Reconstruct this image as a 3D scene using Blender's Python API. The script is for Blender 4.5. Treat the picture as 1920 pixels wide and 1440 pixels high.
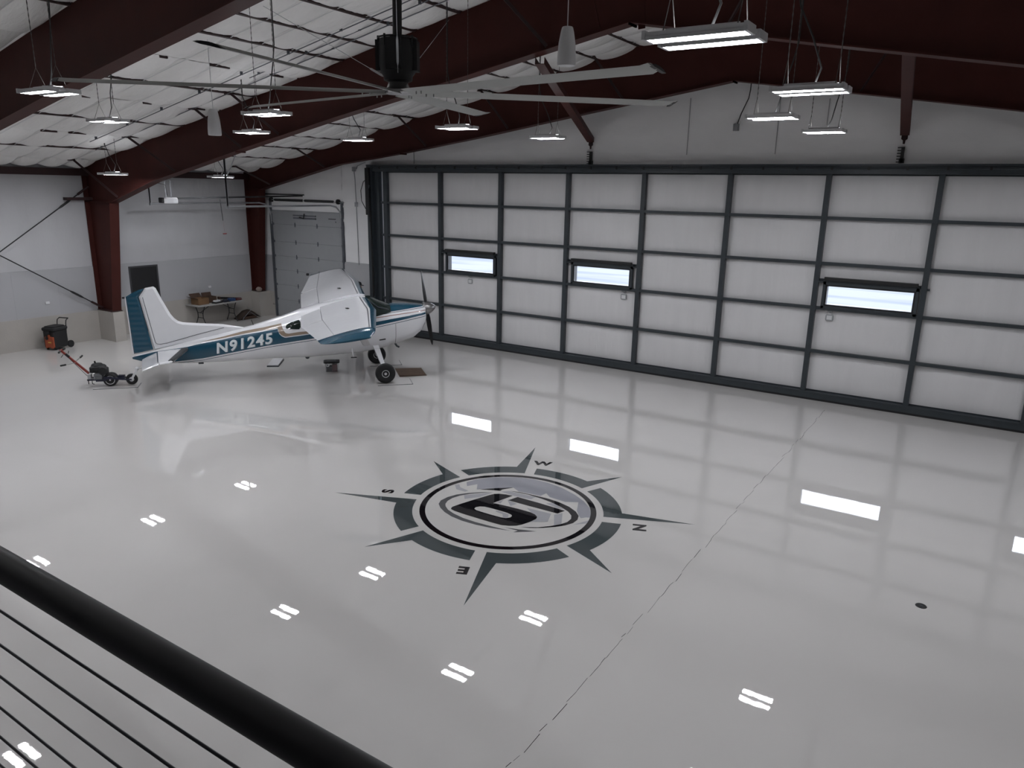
import bpy, bmesh, math, random
from math import pi, sin, cos, radians, sqrt, atan2
from mathutils import Vector, Matrix, Euler, Quaternion

random.seed(7)
for _o in list(bpy.data.objects):
    bpy.data.objects.remove(_o)
SC = bpy.context.scene
COL = SC.collection

# ---------------------------------------------------------------- camera
CAMX, CAMY, CAMZ = 16.54, -18.076, 4.738
YAW, PITCH, ROLL = 0.5714, -0.2596, 0.0188
FPX = 1382.36
fw = Vector((-sin(YAW)*cos(PITCH), cos(YAW)*cos(PITCH), sin(PITCH)))
rt = Vector((cos(YAW), sin(YAW), 0.0))
up = rt.cross(fw)
r2 = rt*cos(ROLL) + up*sin(ROLL)
u2 = up*cos(ROLL) - rt*sin(ROLL)
cam_d = bpy.data.cameras.new('camera')
cam_d.sensor_fit = 'HORIZONTAL'; cam_d.sensor_width = 36.0
cam_d.lens = FPX*36.0/1920.0
cam_d.clip_start = 0.05; cam_d.clip_end = 500
cam = bpy.data.objects.new('camera', cam_d); COL.objects.link(cam)
cam.matrix_world = Matrix(((r2.x, u2.x, -fw.x, CAMX), (r2.y, u2.y, -fw.y, CAMY), (r2.z, u2.z, -fw.z, CAMZ), (0, 0, 0, 1)))
SC.camera = cam

# ---------------------------------------------------------------- world (overcast daylight), exposure
wd = bpy.data.worlds.new('overcast_sky'); SC.world = wd; wd.use_nodes = True
wn = wd.node_tree.nodes; wn.clear()
bg = wn.new('ShaderNodeBackground'); wo = wn.new('ShaderNodeOutputWorld')
bg.inputs[0].default_value = (0.80, 0.87, 1.0, 1); bg.inputs[1].default_value = 6.0
wd.node_tree.links.new(bg.outputs[0], wo.inputs[0])
SC.view_settings.view_transform = 'Standard'
SC.view_settings.look = 'None'
SC.view_settings.gamma = 1.0
SC.view_settings.use_curve_mapping = False
SC.view_settings.exposure = 0.56
LAMP_POWER = 80.0

# ---------------------------------------------------------------- materials
MATS = {}
def nd(nt, t, **kw):
    n = nt.nodes.new(t)
    for k, v in kw.items(): setattr(n, k, v)
    return n
def mat(name, col, rough=0.5, metal=0.0, var=0.0, vscale=6.0, bump=0.0, bscale=20.0, stretch=(1, 1, 1), spec=0.5, emit=0.0, coat=0.0):
    if name in MATS: return MATS[name]
    m = bpy.data.materials.new(name); m.use_nodes = True
    nt = m.node_tree; b = nt.nodes['Principled BSDF']
    b.inputs['Base Color'].default_value = (*col, 1); b.inputs['Roughness'].default_value = rough
    b.inputs['Metallic'].default_value = metal; b.inputs['Specular IOR Level'].default_value = spec
    b.inputs['Coat Weight'].default_value = coat
    tc = nd(nt, 'ShaderNodeTexCoord'); mp = nd(nt, 'ShaderNodeMapping'); mp.inputs['Scale'].default_value = stretch
    nt.links.new(tc.outputs['Object'], mp.inputs[0])
    if var > 0:
        no = nd(nt, 'ShaderNodeTexNoise'); no.inputs['Scale'].default_value = vscale; no.inputs['Detail'].default_value = 4
        mr = nd(nt, 'ShaderNodeMapRange'); mr.inputs[1].default_value = 0.3; mr.inputs[2].default_value = 0.7
        mr.inputs[3].default_value = 1-var; mr.inputs[4].default_value = 1+var
        hsv = nd(nt, 'ShaderNodeHueSaturation'); hsv.inputs['Color'].default_value = (*col, 1)
        nt.links.new(mp.outputs[0], no.inputs['Vector']); nt.links.new(no.outputs[0], mr.inputs[0])
        nt.links.new(mr.outputs[0], hsv.inputs['Value']); nt.links.new(hsv.outputs[0], b.inputs['Base Color'])
    if bump > 0:
        n2 = nd(nt, 'ShaderNodeTexNoise'); n2.inputs['Scale'].default_value = bscale; n2.inputs['Detail'].default_value = 5
        bp = nd(nt, 'ShaderNodeBump'); bp.inputs['Strength'].default_value = 1.0; bp.inputs['Distance'].default_value = bump
        nt.links.new(mp.outputs[0], n2.inputs['Vector']); nt.links.new(n2.outputs[0], bp.inputs['Height'])
        nt.links.new(bp.outputs[0], b.inputs['Normal'])
    if emit > 0:
        b.inputs['Emission Color'].default_value = (*col, 1); b.inputs['Emission Strength'].default_value = emit
    MATS[name] = m
    return m

FLOOR_COL = (0.55, 0.532, 0.515)
def floor_mat(name, col, coatbump=True):
    m = mat(name, col, 0.012, spec=1.0, var=0.02, vscale=0.5)
    nt = m.node_tree; b = nt.nodes['Principled BSDF']
    g = nd(nt, 'ShaderNodeNewGeometry')
    n1 = nd(nt, 'ShaderNodeTexNoise'); n1.inputs['Scale'].default_value = 1.5; n1.inputs['Detail'].default_value = 3.0
    n2 = nd(nt, 'ShaderNodeTexNoise'); n2.inputs['Scale'].default_value = 28.0; n2.inputs['Detail'].default_value = 3.0
    nt.links.new(g.outputs['Position'], n1.inputs['Vector']); nt.links.new(g.outputs['Position'], n2.inputs['Vector'])
    b1 = nd(nt, 'ShaderNodeBump'); b1.inputs['Distance'].default_value = 0.00035; b1.inputs['Strength'].default_value = 1
    b2 = nd(nt, 'ShaderNodeBump'); b2.inputs['Distance'].default_value = 0.00005; b2.inputs['Strength'].default_value = 1
    nt.links.new(n1.outputs[0], b1.inputs['Height']); nt.links.new(n2.outputs[0], b2.inputs['Height'])
    nt.links.new(b1.outputs[0], b2.inputs['Normal']); nt.links.new(b2.outputs[0], b.inputs['Normal'])
    return m

M_floor = floor_mat('glossy_epoxy', FLOOR_COL)
M_dgray = floor_mat('charcoal_epoxy', (0.060, 0.072, 0.075))
M_dblack = floor_mat('black_epoxy', (0.008, 0.007, 0.009))
M_dblue = floor_mat('blue_gray_epoxy', (0.30, 0.30, 0.335))
M_dshard = floor_mat('light_gray_epoxy', (0.36, 0.36, 0.38))
M_doval = floor_mat('mid_gray_epoxy', (0.09, 0.09, 0.095))
M_concrete = mat('painted_concrete', (0.40, 0.375, 0.345), 0.35, var=0.04, vscale=2, bump=0.002, bscale=30)
M_fabric = mat('insulation_fabric', (0.51, 0.51, 0.525), 0.55, var=0.05, vscale=1.2, bump=0.012, bscale=5, stretch=(1, 1, 0.5))  # white wall facing, darkened to stand in for dimmer light at the sides
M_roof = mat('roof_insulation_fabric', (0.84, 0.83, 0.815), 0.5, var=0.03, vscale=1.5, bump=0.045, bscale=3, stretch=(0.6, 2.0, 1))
M_gable = mat('gable_insulation_fabric', (0.84, 0.835, 0.84), 0.5, var=0.04, vscale=1.2, bump=0.012, bscale=5, stretch=(0.6, 1, 1.2))  # same white facing, lightened to stand in for more light on the gable
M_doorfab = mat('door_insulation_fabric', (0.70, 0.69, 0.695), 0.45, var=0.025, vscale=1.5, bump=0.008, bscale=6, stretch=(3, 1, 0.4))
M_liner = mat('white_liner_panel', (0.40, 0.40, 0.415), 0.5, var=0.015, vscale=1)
M_red = mat('red_oxide_steel', (0.054, 0.0150, 0.0122), 0.5, spec=0.15, var=0.10, vscale=2.5, bump=0.001, bscale=30)
M_redd = mat('dark_red_steel', (0.028, 0.009, 0.009), 0.5, var=0.1)
M_char = mat('charcoal_steel', (0.035, 0.043, 0.050), 0.42, var=0.08)
M_black = mat('black_metal', (0.010, 0.010, 0.011), 0.5)
M_rub = mat('rubber', (0.012, 0.012, 0.013), 0.75)
M_galv = mat('galvanised_steel', (0.42, 0.43, 0.45), 0.35, metal=0.8, var=0.1)
M_steel = mat('steel', (0.5, 0.5, 0.5), 0.3, metal=1.0)
M_white = mat('white_enamel', (0.66, 0.66, 0.67), 0.35)
M_fan = mat('silver_blade', (0.36, 0.365, 0.35), 0.45, metal=0.25, var=0.04)
M_cord = mat('cord', (0.025, 0.025, 0.025), 0.6)
M_chain = mat('chain_metal', (0.10, 0.095, 0.09), 0.5, metal=0.5)
M_lens = mat('led_lens', (0.93, 0.95, 1.0), 0.4, emit=LAMP_POWER)
M_up = mat('uplight_slot', (0.93, 0.95, 1.0), 0.4, emit=LAMP_POWER*0.13)
M_glass = mat('window_glass', (1, 1, 1), 0.0)
_b = M_glass.node_tree.nodes['Principled BSDF']; _b.inputs['Transmission Weight'].default_value = 1.0; _b.inputs['IOR'].default_value = 1.02
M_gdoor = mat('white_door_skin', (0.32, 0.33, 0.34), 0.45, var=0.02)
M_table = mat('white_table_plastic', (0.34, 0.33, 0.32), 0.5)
M_track = mat('dull_galvanised', (0.15, 0.16, 0.18), 0.45, metal=0.6, var=0.1)
M_card = mat('cardboard', (0.17, 0.095, 0.045), 0.8, var=0.12, vscale=8)
M_cardd = mat('dark_cardboard', (0.065, 0.036, 0.024), 0.8, var=0.15)
M_teal = mat('teal_paint', (0.006, 0.055, 0.095), 0.22, coat=0.5)
M_pwhite = mat('aircraft_white', (0.68, 0.68, 0.70), 0.25, coat=0.4, var=0.015)
M_beige = mat('beige_paint', (0.26, 0.20, 0.15), 0.3)
M_pdark = mat('dark_pinstripe', (0.02, 0.025, 0.035), 0.3)
M_canopy = mat('tinted_glass', (0.015, 0.022, 0.020), 0.05)
M_orange = mat('orange_plastic', (0.36, 0.075, 0.03), 0.4, var=0.1)
M_handle = mat('red_handle_paint', (0.22, 0.035, 0.026), 0.4)
M_snow = None

# ---------------------------------------------------------------- mesh helper
class MB:
    def __init__(s): s.v = []; s.f = []; s.m = []; s.s = []
    def add(s, vs, fs, mi=0, sm=False):
        o = len(s.v); s.v += [tuple(v) for v in vs]
        for f in fs: s.f.append([i+o for i in f]); s.m.append(mi); s.s.append(sm)
    def box(s, c, d, rot=None, mi=0, taper=None):
        x, y, z = d[0]/2, d[1]/2, d[2]/2
        tx, ty = taper if taper else (1, 1)
        vs = [Vector((a*x*(tx if e > 0 else 1), b*y*(ty if e > 0 else 1), e*z)) for e in (-1, 1) for b in (-1, 1) for a in (-1, 1)]
        if rot is not None: vs = [rot @ v for v in vs]
        vs = [v+Vector(c) for v in vs]
        s.add(vs, [(0, 2, 3, 1), (4, 5, 7, 6), (0, 1, 5, 4), (2, 6, 7, 3), (0, 4, 6, 2), (1, 3, 7, 5)], mi)
        return s
    def bb(s, a, b, mi=0):
        return s.box([(a[i]+b[i])/2 for i in range(3)], [abs(b[i]-a[i]) for i in range(3)], None, mi)
    def rbox(s, c, d, r=0.02, rot=None, mi=0, seg=3):
        # box with rounded vertical edges
        x, y, z = d[0]/2, d[1]/2, d[2]/2; r = min(r, x*.99, y*.99)
        ring = []
        for k, (sx, sy) in enumerate(((1, 1), (-1, 1), (-1, -1), (1, -1))):
            for j in range(seg+1):
                a = k*pi/2 + j*pi/2/seg
                ring.append((sx*(x-r)+r*cos(a), sy*(y-r)+r*sin(a)))
        n = len(ring); e = min(r*.5, z*.5)
        vs = []
        for zz, k in ((-z, 1-e/max(x, y)), (-z+e, 1), (z-e, 1), (z, 1-e/max(x, y))):
            vs += [Vector((p[0]*k, p[1]*k, zz)) for p in ring]
        if rot is not None: vs = [rot @ v for v in vs]
        vs = [v+Vector(c) for v in vs]
        fs = [[i for i in reversed(range(n))], [3*n+i for i in range(n)]]
        for q in range(3):
            for i in range(n): fs.append((q*n+i, q*n+(i+1) % n, (q+1)*n+(i+1) % n, (q+1)*n+i))
        s.add(vs, fs, mi); return s
    def bar(s, a, b, w, h, mi=0, roll=0.0):
        a = Vector(a); b = Vector(b); d = (b-a); L = d.length
        q = d.to_track_quat('X', 'Z').to_matrix() @ Matrix.Rotation(roll, 3, 'X')
        return s.box((a+b)/2, (L, w, h), q, mi)
    def tube(s, pts, r, n=8, mi=0, caps=True, closed=False):
        pts = [Vector(p) for p in pts]; k = len(pts)
        rs = r if isinstance(r, (list, tuple)) else [r]*k
        prev = None; vs = []
        for i, p in enumerate(pts):
            a = pts[i-1] if i > 0 else (pts[-1] if closed else p); b = pts[(i+1) % k] if (i < k-1 or closed) else p
            t = (b-a)
            if t.length < 1e-9: t = Vector((0, 0, 1))
            t.normalize()
            if prev is None:
                e = Vector((0, 0, 1)) if abs(t.z) < .9 else Vector((1, 0, 0))
                u = t.cross(e).normalized()
            else:
                u = prev - t*prev.dot(t)
                u = u.normalized() if u.length > 1e-6 else t.orthogonal().normalized()
            prev = u; w = t.cross(u)
            vs += [p + (u*cos(2*pi*j/n)+w*sin(2*pi*j/n))*rs[i] for j in range(n)]
        fs = []
        m = k if closed else k-1
        for i in range(m):
            for j in range(n):
                a0 = i*n; b0 = ((i+1) % k)*n
                fs.append((a0+j, a0+(j+1) % n, b0+(j+1) % n, b0+j))
        s.add(vs, fs, mi, True)
        if caps and not closed:
            s.add(vs[:n], [list(reversed(range(n)))], mi); s.add(vs[-n:], [list(range(n))], mi)
        return s
    def lathe(s, prof, n=24, M=None, mi=0, sm=True):
        # prof: list of (r, h) about +Z; M transforms
        vs = []
        for r, h in prof:
            vs += [Vector((r*cos(2*pi*j/n), r*sin(2*pi*j/n), h)) for j in range(n)]
        if M is not None: vs = [M @ v for v in vs]
        fs = []
        for i in range(len(prof)-1):
            for j in range(n): fs.append((i*n+j, i*n+(j+1) % n, (i+1)*n+(j+1) % n, (i+1)*n+j))
        s.add(vs, fs, mi, sm)
        if prof[0][0] > 1e-6: s.add(vs[:n], [list(reversed(range(n)))], mi)
        if prof[-1][0] > 1e-6: s.add(vs[-n:], [list(range(n))], mi)
        return s
    def prism(s, poly, off, mi=0):
        # poly: 3D points (planar), off: extrusion vector
        n = len(poly); o = Vector(off); P = [Vector(p) for p in poly]
        s.add(P+[p+o for p in P], [list(range(n)), [n+i for i in reversed(range(n))]]+[(i, n+i, n+(i+1) % n, (i+1) % n) for i in range(n)], mi)
        return s
    def loft(s, rings, mi=0, closed=True, caps=True, mis=None, sm=True):
        n = len(rings[0]); vs = [p for r in rings for p in r]; o = len(s.v)
        s.v += [tuple(p) for p in vs]
        m = n if closed else n-1
        for i in range(len(rings)-1):
            for j in range(m):
                s.f.append([o+i*n+j, o+i*n+(j+1) % n, o+(i+1)*n+(j+1) % n, o+(i+1)*n+j])
                s.m.append(mis[j] if mis else mi); s.s.append(sm)
        if caps:
            s.f.append([o+j for j in reversed(range(n))]); s.m.append(mi); s.s.append(False)
            s.f.append([o+(len(rings)-1)*n+j for j in range(n)]); s.m.append(mi); s.s.append(False)
        return s
    def build(s, name, mats, parent=None, loc=None, recalc=True):
        me = bpy.data.meshes.new(name); me.from_pydata(s.v, [], s.f)
        if not isinstance(mats, (list, tuple)): mats = [mats]
        for m in mats: me.materials.append(m)
        me.polygons.foreach_set('material_index', s.m); me.polygons.foreach_set('use_smooth', s.s)
        if recalc:
            bm = bmesh.new(); bm.from_mesh(me); bmesh.ops.recalc_face_normals(bm, faces=bm.faces); bm.to_mesh(me); bm.free()
        if any(s.s): me.set_sharp_from_angle(angle=radians(38))
        me.update()
        o = bpy.data.objects.new(name, me); COL.objects.link(o)
        if parent is not None: o.parent = parent
        if loc is not None: o.location = loc
        return o

def tag(o, label=None, cat=None, group=None, kind=None):
    if label: o['label'] = label
    if cat: o['category'] = cat
    if group: o['group'] = group
    if kind: o['kind'] = kind
    return o
def empty(name, loc=(0, 0, 0), rz=0.0, label=None, cat=None, group=None, kind=None):
    o = bpy.data.objects.new(name, None); COL.objects.link(o); o.location = loc; o.rotation_euler = (0, 0, rz)
    o.empty_display_size = 0.2
    return tag(o, label, cat, group, kind)
def inst(o, parent, loc=None, rot=None):
    c = o.copy(); COL.objects.link(c); c.parent = parent
    if loc is not None: c.location = loc
    if rot is not None: c.rotation_euler = rot
    return c
def copy_tree(o, parent=None):
    c = o.copy(); COL.objects.link(c)
    if parent is not None: c.parent = parent
    for ch in list(o.children): copy_tree(ch, c)
    return c
def interp(x, xs, ys):
    if x <= xs[0]: return ys[0]
    for i in range(len(xs)-1):
        if x <= xs[i+1]: return ys[i]+(ys[i+1]-ys[i])*(x-xs[i])/(xs[i+1]-xs[i])
    return ys[-1]
def RX(a): return Matrix.Rotation(a, 3, 'X')
def RY(a): return Matrix.Rotation(a, 3, 'Y')
def RZ(a): return Matrix.Rotation(a, 3, 'Z')

XL, XR, YB, YF = -6.3, 28.26, 0.0, -26.0
RIDGE = 10.98
def roof_z(x): return 8.606-0.2*abs(x-RIDGE)
BAY = 2.196

# ================================================================ FLOOR
mb = MB(); mb.bb((XL-.3, YF-.3, -0.15), (XR+.3, 0.12, 0.0))
floor = mb.build('floor', M_floor); tag(floor, 'glossy light grey epoxy hangar floor', 'floor', kind='structure')
mb = MB(); y = -0.75; rj = random.Random(3)
while y > -16.8:
    L = rj.uniform(.06, .30); x0 = 13.84-.006*(-y)+rj.uniform(-.018, .018); x1 = x0+rj.uniform(-.012, .012)
    w = rj.uniform(.0012, .0028)
    mb.add([(x0-w, y, .0015), (x0+w, y, .0015), (x1+w, y-L, .0015), (x1-w, y-L, .0015)], [(0, 1, 2, 3)]); y -= L*rj.uniform(.95, 1.35)
mb.build('control_joint', M_dblack, floor)
# outside: snow covered apron seen through the door windows
def snow_mat():
    m = bpy.data.materials.new('wind_blown_snow'); m.use_nodes = True; nt = m.node_tree; b = nt.nodes['Principled BSDF']
    b.inputs['Roughness'].default_value = 1.0; b.inputs['Specular IOR Level'].default_value = 0.0
    tc = nd(nt, 'ShaderNodeTexCoord'); mp = nd(nt, 'ShaderNodeMapping'); mp.inputs['Scale'].default_value = (0.05, 0.28, 1); mp.inputs['Rotation'].default_value = (0, 0, 0.35)
    no = nd(nt, 'ShaderNodeTexNoise'); no.inputs['Scale'].default_value = 2.2; no.inputs['Detail'].default_value = 5
    cr = nd(nt, 'ShaderNodeValToRGB'); cr.color_ramp.elements[0].position = .34; cr.color_ramp.elements[0].color = (.088, .096, .115, 1)
    cr.color_ramp.elements[1].position = .56; cr.color_ramp.elements[1].color = (.128, .131, .134, 1)
    nt.links.new(tc.outputs['Object'], mp.inputs[0]); nt.links.new(mp.outputs[0], no.inputs['Vector']); nt.links.new(no.outputs[0], cr.inputs[0])
    nt.links.new(cr.outputs[0], b.inputs['Base Color']); return m
mb = MB(); mb.bb((-60, 0.45, -0.3), (80, 120, -0.06))
o = mb.build('snow_ground', snow_mat()); tag(o, 'wind-streaked snow on the apron outside the hangar door windows', 'ground', kind='structure')

# ================================================================ WALLS
Z1, Z2 = 2.22, 0.895           # top of liner panel, top of concrete stem
FY = [-0.30, -5.98, -11.54]   # steel frame lines
# left wall
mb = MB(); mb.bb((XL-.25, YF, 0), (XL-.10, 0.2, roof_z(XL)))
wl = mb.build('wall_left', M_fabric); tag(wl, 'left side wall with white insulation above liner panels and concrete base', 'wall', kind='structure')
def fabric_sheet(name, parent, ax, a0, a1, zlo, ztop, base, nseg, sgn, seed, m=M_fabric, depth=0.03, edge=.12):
    """vertical slack fabric sheet. ax 'y': runs in y at x=base, ax 'x': runs in x at y=base; ztop function"""
    rr = random.Random(seed); nu = nseg; nv = 14; vs = []; fs = []
    ph = [rr.uniform(0, 6.28) for _ in range(6)]
    for i in range(nu+1):
        u = i/nu; a = a0+(a1-a0)*u
        for j in range(nv+1):
            v = j/nv; z = zlo+(ztop(a)-zlo)*v
            d = depth*(sin(pi*u)**.5)*(sin(pi*v)**.5 if 0 < v < 1 else 0)*(.6+.4*sin(5*u+ph[0])*sin(4*v+ph[1]))
            d += .010*sin(a*3.1+z*1.7+ph[2])*sin(pi*v)
            d += .008*sin(a*9+ph[3]+2*z)*math.exp(-((1-v)/.12)**2)
            d += .010*sin(z*14+ph[4])*(math.exp(-(u/edge)**2)+math.exp(-((1-u)/edge)**2))*sin(pi*v)
            vs.append((base+sgn*d, a, z) if ax == 'y' else (a, base+sgn*d, z))
    for i in range(nu):
        for j in range(nv):
            k = i*(nv+1)+j; fs.append((k, k+nv+1, k+nv+2, k+1))
    mb = MB(); mb.add(vs, fs, 0, True); return mb.build(name, m, parent, recalc=False)
lim = [0.0]+FY+[-17.1, YF]
segs_l = [(FY[0], FY[1]), (FY[1], FY[2]), (FY[2], -17.1), (-17.1, YF)]
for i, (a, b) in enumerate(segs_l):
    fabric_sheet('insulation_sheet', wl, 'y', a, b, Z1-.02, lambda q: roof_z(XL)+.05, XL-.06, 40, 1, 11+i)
# liner panels (about 1 m wide sheets), man door opening between y=-4.85 and -3.75
DY0, DY1, DZ = -5.03, -4.05, 2.13
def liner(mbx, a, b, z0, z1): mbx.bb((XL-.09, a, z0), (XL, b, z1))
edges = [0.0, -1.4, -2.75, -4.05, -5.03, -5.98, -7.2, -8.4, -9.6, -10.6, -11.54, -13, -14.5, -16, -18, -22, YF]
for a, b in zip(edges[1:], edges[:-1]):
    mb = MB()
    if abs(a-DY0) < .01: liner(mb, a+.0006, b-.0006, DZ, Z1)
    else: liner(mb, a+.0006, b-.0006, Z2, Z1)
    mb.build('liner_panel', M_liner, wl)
mb = MB(); mb.bb((XL-.09, DY1, 0), (XL+.02, 0.1, Z2)); mb.bb((XL-.09, YF, 0), (XL+.02, DY0, Z2))
mb.build('concrete_stem', M_concrete, wl)
for yy in FY+[-17.1]:
    y0, y1 = (yy-.17, yy+.17) if yy < -1 else (yy-.22, 0.0)
    mb = MB(); mb.bb((XL, y0, 0), (XL+.86 if yy < -1 else XL+.50, y1, .90)); mb.build('concrete_pier', M_concrete, wl)
mb = MB(); mb.bb((XL-.1, DY0-.001, 0), (XL-.099, DY1, DZ)); mb.build('door_lining', M_black, wl)
# small surface outlet boxes
for yy, zz in ((-7.55, 1.28), (-2.2, 1.22)):
    mb = MB(); mb.rbox((0, 0, 0), (.07, .11, .03), .01, RY(pi/2)); o = mb.build('outlet_cover', M_white, wl, (XL+.012, yy, zz))

# black man door in left wall
d3 = empty('door_3', (XL, (DY0+DY1)/2, 0)); tag(d3, 'black single door in the left wall behind the airplane rudder', 'door', kind='structure')
mb = MB(); mb.bb((-.06, DY0+.05-d3.location.y, .01), (-.015, DY1-.05-d3.location.y, DZ-.05)); mb.build('door_leaf', M_black, d3)
mb = MB(); yc = d3.location.y
mb.bb((-.09, DY0-yc, 0), (.015, DY0+.05-yc, DZ)); mb.bb((-.09, DY1-.05-yc, 0), (.015, DY1-yc, DZ)); mb.bb((-.09, DY0+.05-yc, DZ-.05), (.015, DY1-.05-yc, DZ))
mb.build('door_casing', mat('dark_gray_paint', (.05, .05, .055), .5), d3)
mb = MB(); mb.lathe([(.02, 0), (.012, .02), (.012, .045), (.028, .055), (.03, .075), (.018, .088), (.0, .09)], 16, Matrix.Translation((-.015, .33, 1.02)) @ Matrix.Rotation(pi/2, 4, 'Y')); mb.build('door_knob', M_steel, d3)

# gable (door) wall
D1A, D1B, D1Z = -.64, 22.60, 5.36     # big door opening
D2A, D2B, D2Z = -5.52, -1.95, 3.86    # sectional door opening
mb = MB()
def gpoly(x0, x1, z0, z1f):
    xs = [x0]+([RIDGE] if x0 < RIDGE < x1 else [])+[x1]
    poly = [(x0, .08, z0), (x1, .08, z0)]+[(x, .08, z1f(x)) for x in reversed(xs)]
    mb.prism(poly, (0, .14, 0))
R = lambda x: roof_z(x)
gpoly(XL-.25, D2A, 0, R); gpoly(D2A, D2B, D2Z, R); gpoly(D2B, D1A, 0, R); gpoly(D1A, D1B, D1Z, R); gpoly(D1B, XR+.25, 0, R)
wb = mb.build('wall_back', M_fabric); tag(wb, 'gable wall of white insulation around the wide hangar door', 'wall', kind='structure')
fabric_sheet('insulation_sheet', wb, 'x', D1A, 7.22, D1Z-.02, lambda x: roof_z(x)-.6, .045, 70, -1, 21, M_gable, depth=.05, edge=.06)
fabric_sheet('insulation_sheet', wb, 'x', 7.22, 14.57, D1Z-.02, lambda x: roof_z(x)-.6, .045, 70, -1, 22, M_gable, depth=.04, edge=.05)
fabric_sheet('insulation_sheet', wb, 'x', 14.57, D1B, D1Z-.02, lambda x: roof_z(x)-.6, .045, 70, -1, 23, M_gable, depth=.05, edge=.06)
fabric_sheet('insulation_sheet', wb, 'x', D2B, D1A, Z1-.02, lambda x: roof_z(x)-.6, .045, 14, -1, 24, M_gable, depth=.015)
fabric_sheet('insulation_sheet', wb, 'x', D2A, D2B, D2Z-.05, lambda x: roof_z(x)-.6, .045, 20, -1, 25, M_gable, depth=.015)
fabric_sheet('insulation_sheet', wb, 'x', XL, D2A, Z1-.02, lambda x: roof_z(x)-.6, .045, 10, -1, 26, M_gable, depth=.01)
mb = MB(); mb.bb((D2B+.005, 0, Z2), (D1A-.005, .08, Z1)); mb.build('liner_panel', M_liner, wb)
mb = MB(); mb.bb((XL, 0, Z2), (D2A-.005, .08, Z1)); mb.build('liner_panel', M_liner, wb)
mb = MB(); mb.bb((XL, -.02, 0), (D2A-.05, .08, Z2)); mb.bb((D2B+.05, -.02, 0), (D1A-.02, .08, Z2)); mb.bb((D1B+.02, -.02, 0), (XR, .08, Z2)); mb.build('concrete_stem', M_concrete, wb)
# stitched seams and eave trim of the gable fabric
mb = MB()
for xs_, za, zb_ in ((9.85, 5.6, 6.9), (11.95, 5.6, 6.9), (13.0, 6.2, 6.75), (1.2, 5.4, 5.75), (17.2, 5.45, 6.2)): mb.bb((xs_-.008, .0, za), (xs_+.008, .012, zb_))
mb.build('taped_seam', mat('seam_tape', (.34, .34, .35), .6), wb)
# right and front walls (outside the picture, they close the room)
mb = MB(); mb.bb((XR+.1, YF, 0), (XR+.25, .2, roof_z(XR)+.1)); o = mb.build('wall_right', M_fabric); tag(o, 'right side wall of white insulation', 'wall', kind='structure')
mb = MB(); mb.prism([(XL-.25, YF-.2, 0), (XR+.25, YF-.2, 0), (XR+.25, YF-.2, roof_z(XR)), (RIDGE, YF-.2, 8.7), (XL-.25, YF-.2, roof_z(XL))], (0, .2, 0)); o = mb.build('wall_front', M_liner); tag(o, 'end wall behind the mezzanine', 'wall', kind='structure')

# ================================================================ CEILING
mb = MB()
mb.prism([(XL-.3, YF-.2, roof_z(XL-.3)+.12), (RIDGE, YF-.2, 8.726), (XR+.3, YF-.2, roof_z(XR+.3)+.12), (XR+.3, YF-.2, roof_z(XR+.3)+.2), (RIDGE, YF-.2, 8.806), (XL-.3, YF-.2, roof_z(XL-.3)+.2)], (0, 26.5, 0))
ceil = mb.build('ceiling', M_roof); tag(ceil, 'pitched roof lined with quilted white insulation between purlins', 'ceiling', kind='structure')
PX = [-5.5, -4.19, -2.75, -1.36, 0.13, 1.49, 2.95, 4.36, 5.35, 6.36, 7.45, 8.55, 9.7, 10.75]
def roof_panel(x0, x1, y0, y1, seed, fine=True):
    rr = random.Random(seed)
    nx = 8 if fine else 2; nb = max(1, int(round(abs(y1-y0)/.68))); ny = nb*10 if fine else nb*2
    vs = []; fs = []; amps = [rr.uniform(.11, .17) for _ in range(nb+1)]; ph = rr.uniform(0, 6)
    for i in range(nx+1):
        u = i/nx; x = x0+(x1-x0)*u
        for j in range(ny+1):
            t = j/ny*nb; k = min(int(t), nb-1); q = t-k; y = y0+(y1-y0)*j/ny
            d = amps[k]*(abs(sin(pi*q))**.5)*(.15+.85*sin(pi*u)**.5 if 0 < u < 1 else .15)
            d += .012*sin(pi*u)*sin(7*y+ph) if fine else 0
            if u in (0, 1): d += .012*abs(sin(17*y+ph))
            vs.append((x, y, roof_z(x)+.03-d))
    for i in range(nx):
        for j in range(ny):
            k = i*(ny+1)+j; fs.append((k, k+1, k+ny+2, k+ny+1))
    mb = MB(); mb.add(vs, fs, 0, True); return mb.build('insulation_panel', M_roof, ceil, recalc=False)
bays = [(-.02, FY[1]), (FY[1], FY[2]), (FY[2], -17.1)]
sd = 0
for (ya, yb) in bays:
    for x0, x1 in zip([XL]+PX, PX+[RIDGE]):
        sd += 1; roof_panel(x0+.01, x1-.01, ya, yb, sd, True)
    for x0, x1 in ((RIDGE, 15), (15, 20), (20, 25), (25, XR)): sd += 1; roof_panel(x0, x1, ya, yb, sd, False)
for x0, x1 in ((XL, -1), (-1, 5), (5, RIDGE), (RIDGE, 17), (17, 23), (23, XR)): sd += 1; roof_panel(x0, x1, -17.1, YF, sd, False)
WID = {-2.75: .03, 0.13: .035, 2.95: .035}
for (ya, yb) in bays:
    for i, px in enumerate(PX):
        w = WID.get(px, .055); mb = MB()
        if px == -5.5: continue
        z = roof_z(px)-.005
        if w < .036 and px > -5 and ya < -1:
            # flange mostly swallowed by the fabric: only short lengths show
            rr = random.Random(int(px*100)+int(ya)); yy = ya-.4
            while yy > yb+.6:
                L = rr.uniform(.15, .5); mb.box((px, yy-L/2, z-.004), (w, L, .05), RY(-.197)); yy -= .68*rr.choice((1, 2, 2))
        else: mb.box((px, (ya+yb)/2, z), (w, abs(ya-yb)-.02, .05), RY(-.197))
        mb.build('purlin', M_redd, ceil)
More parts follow.
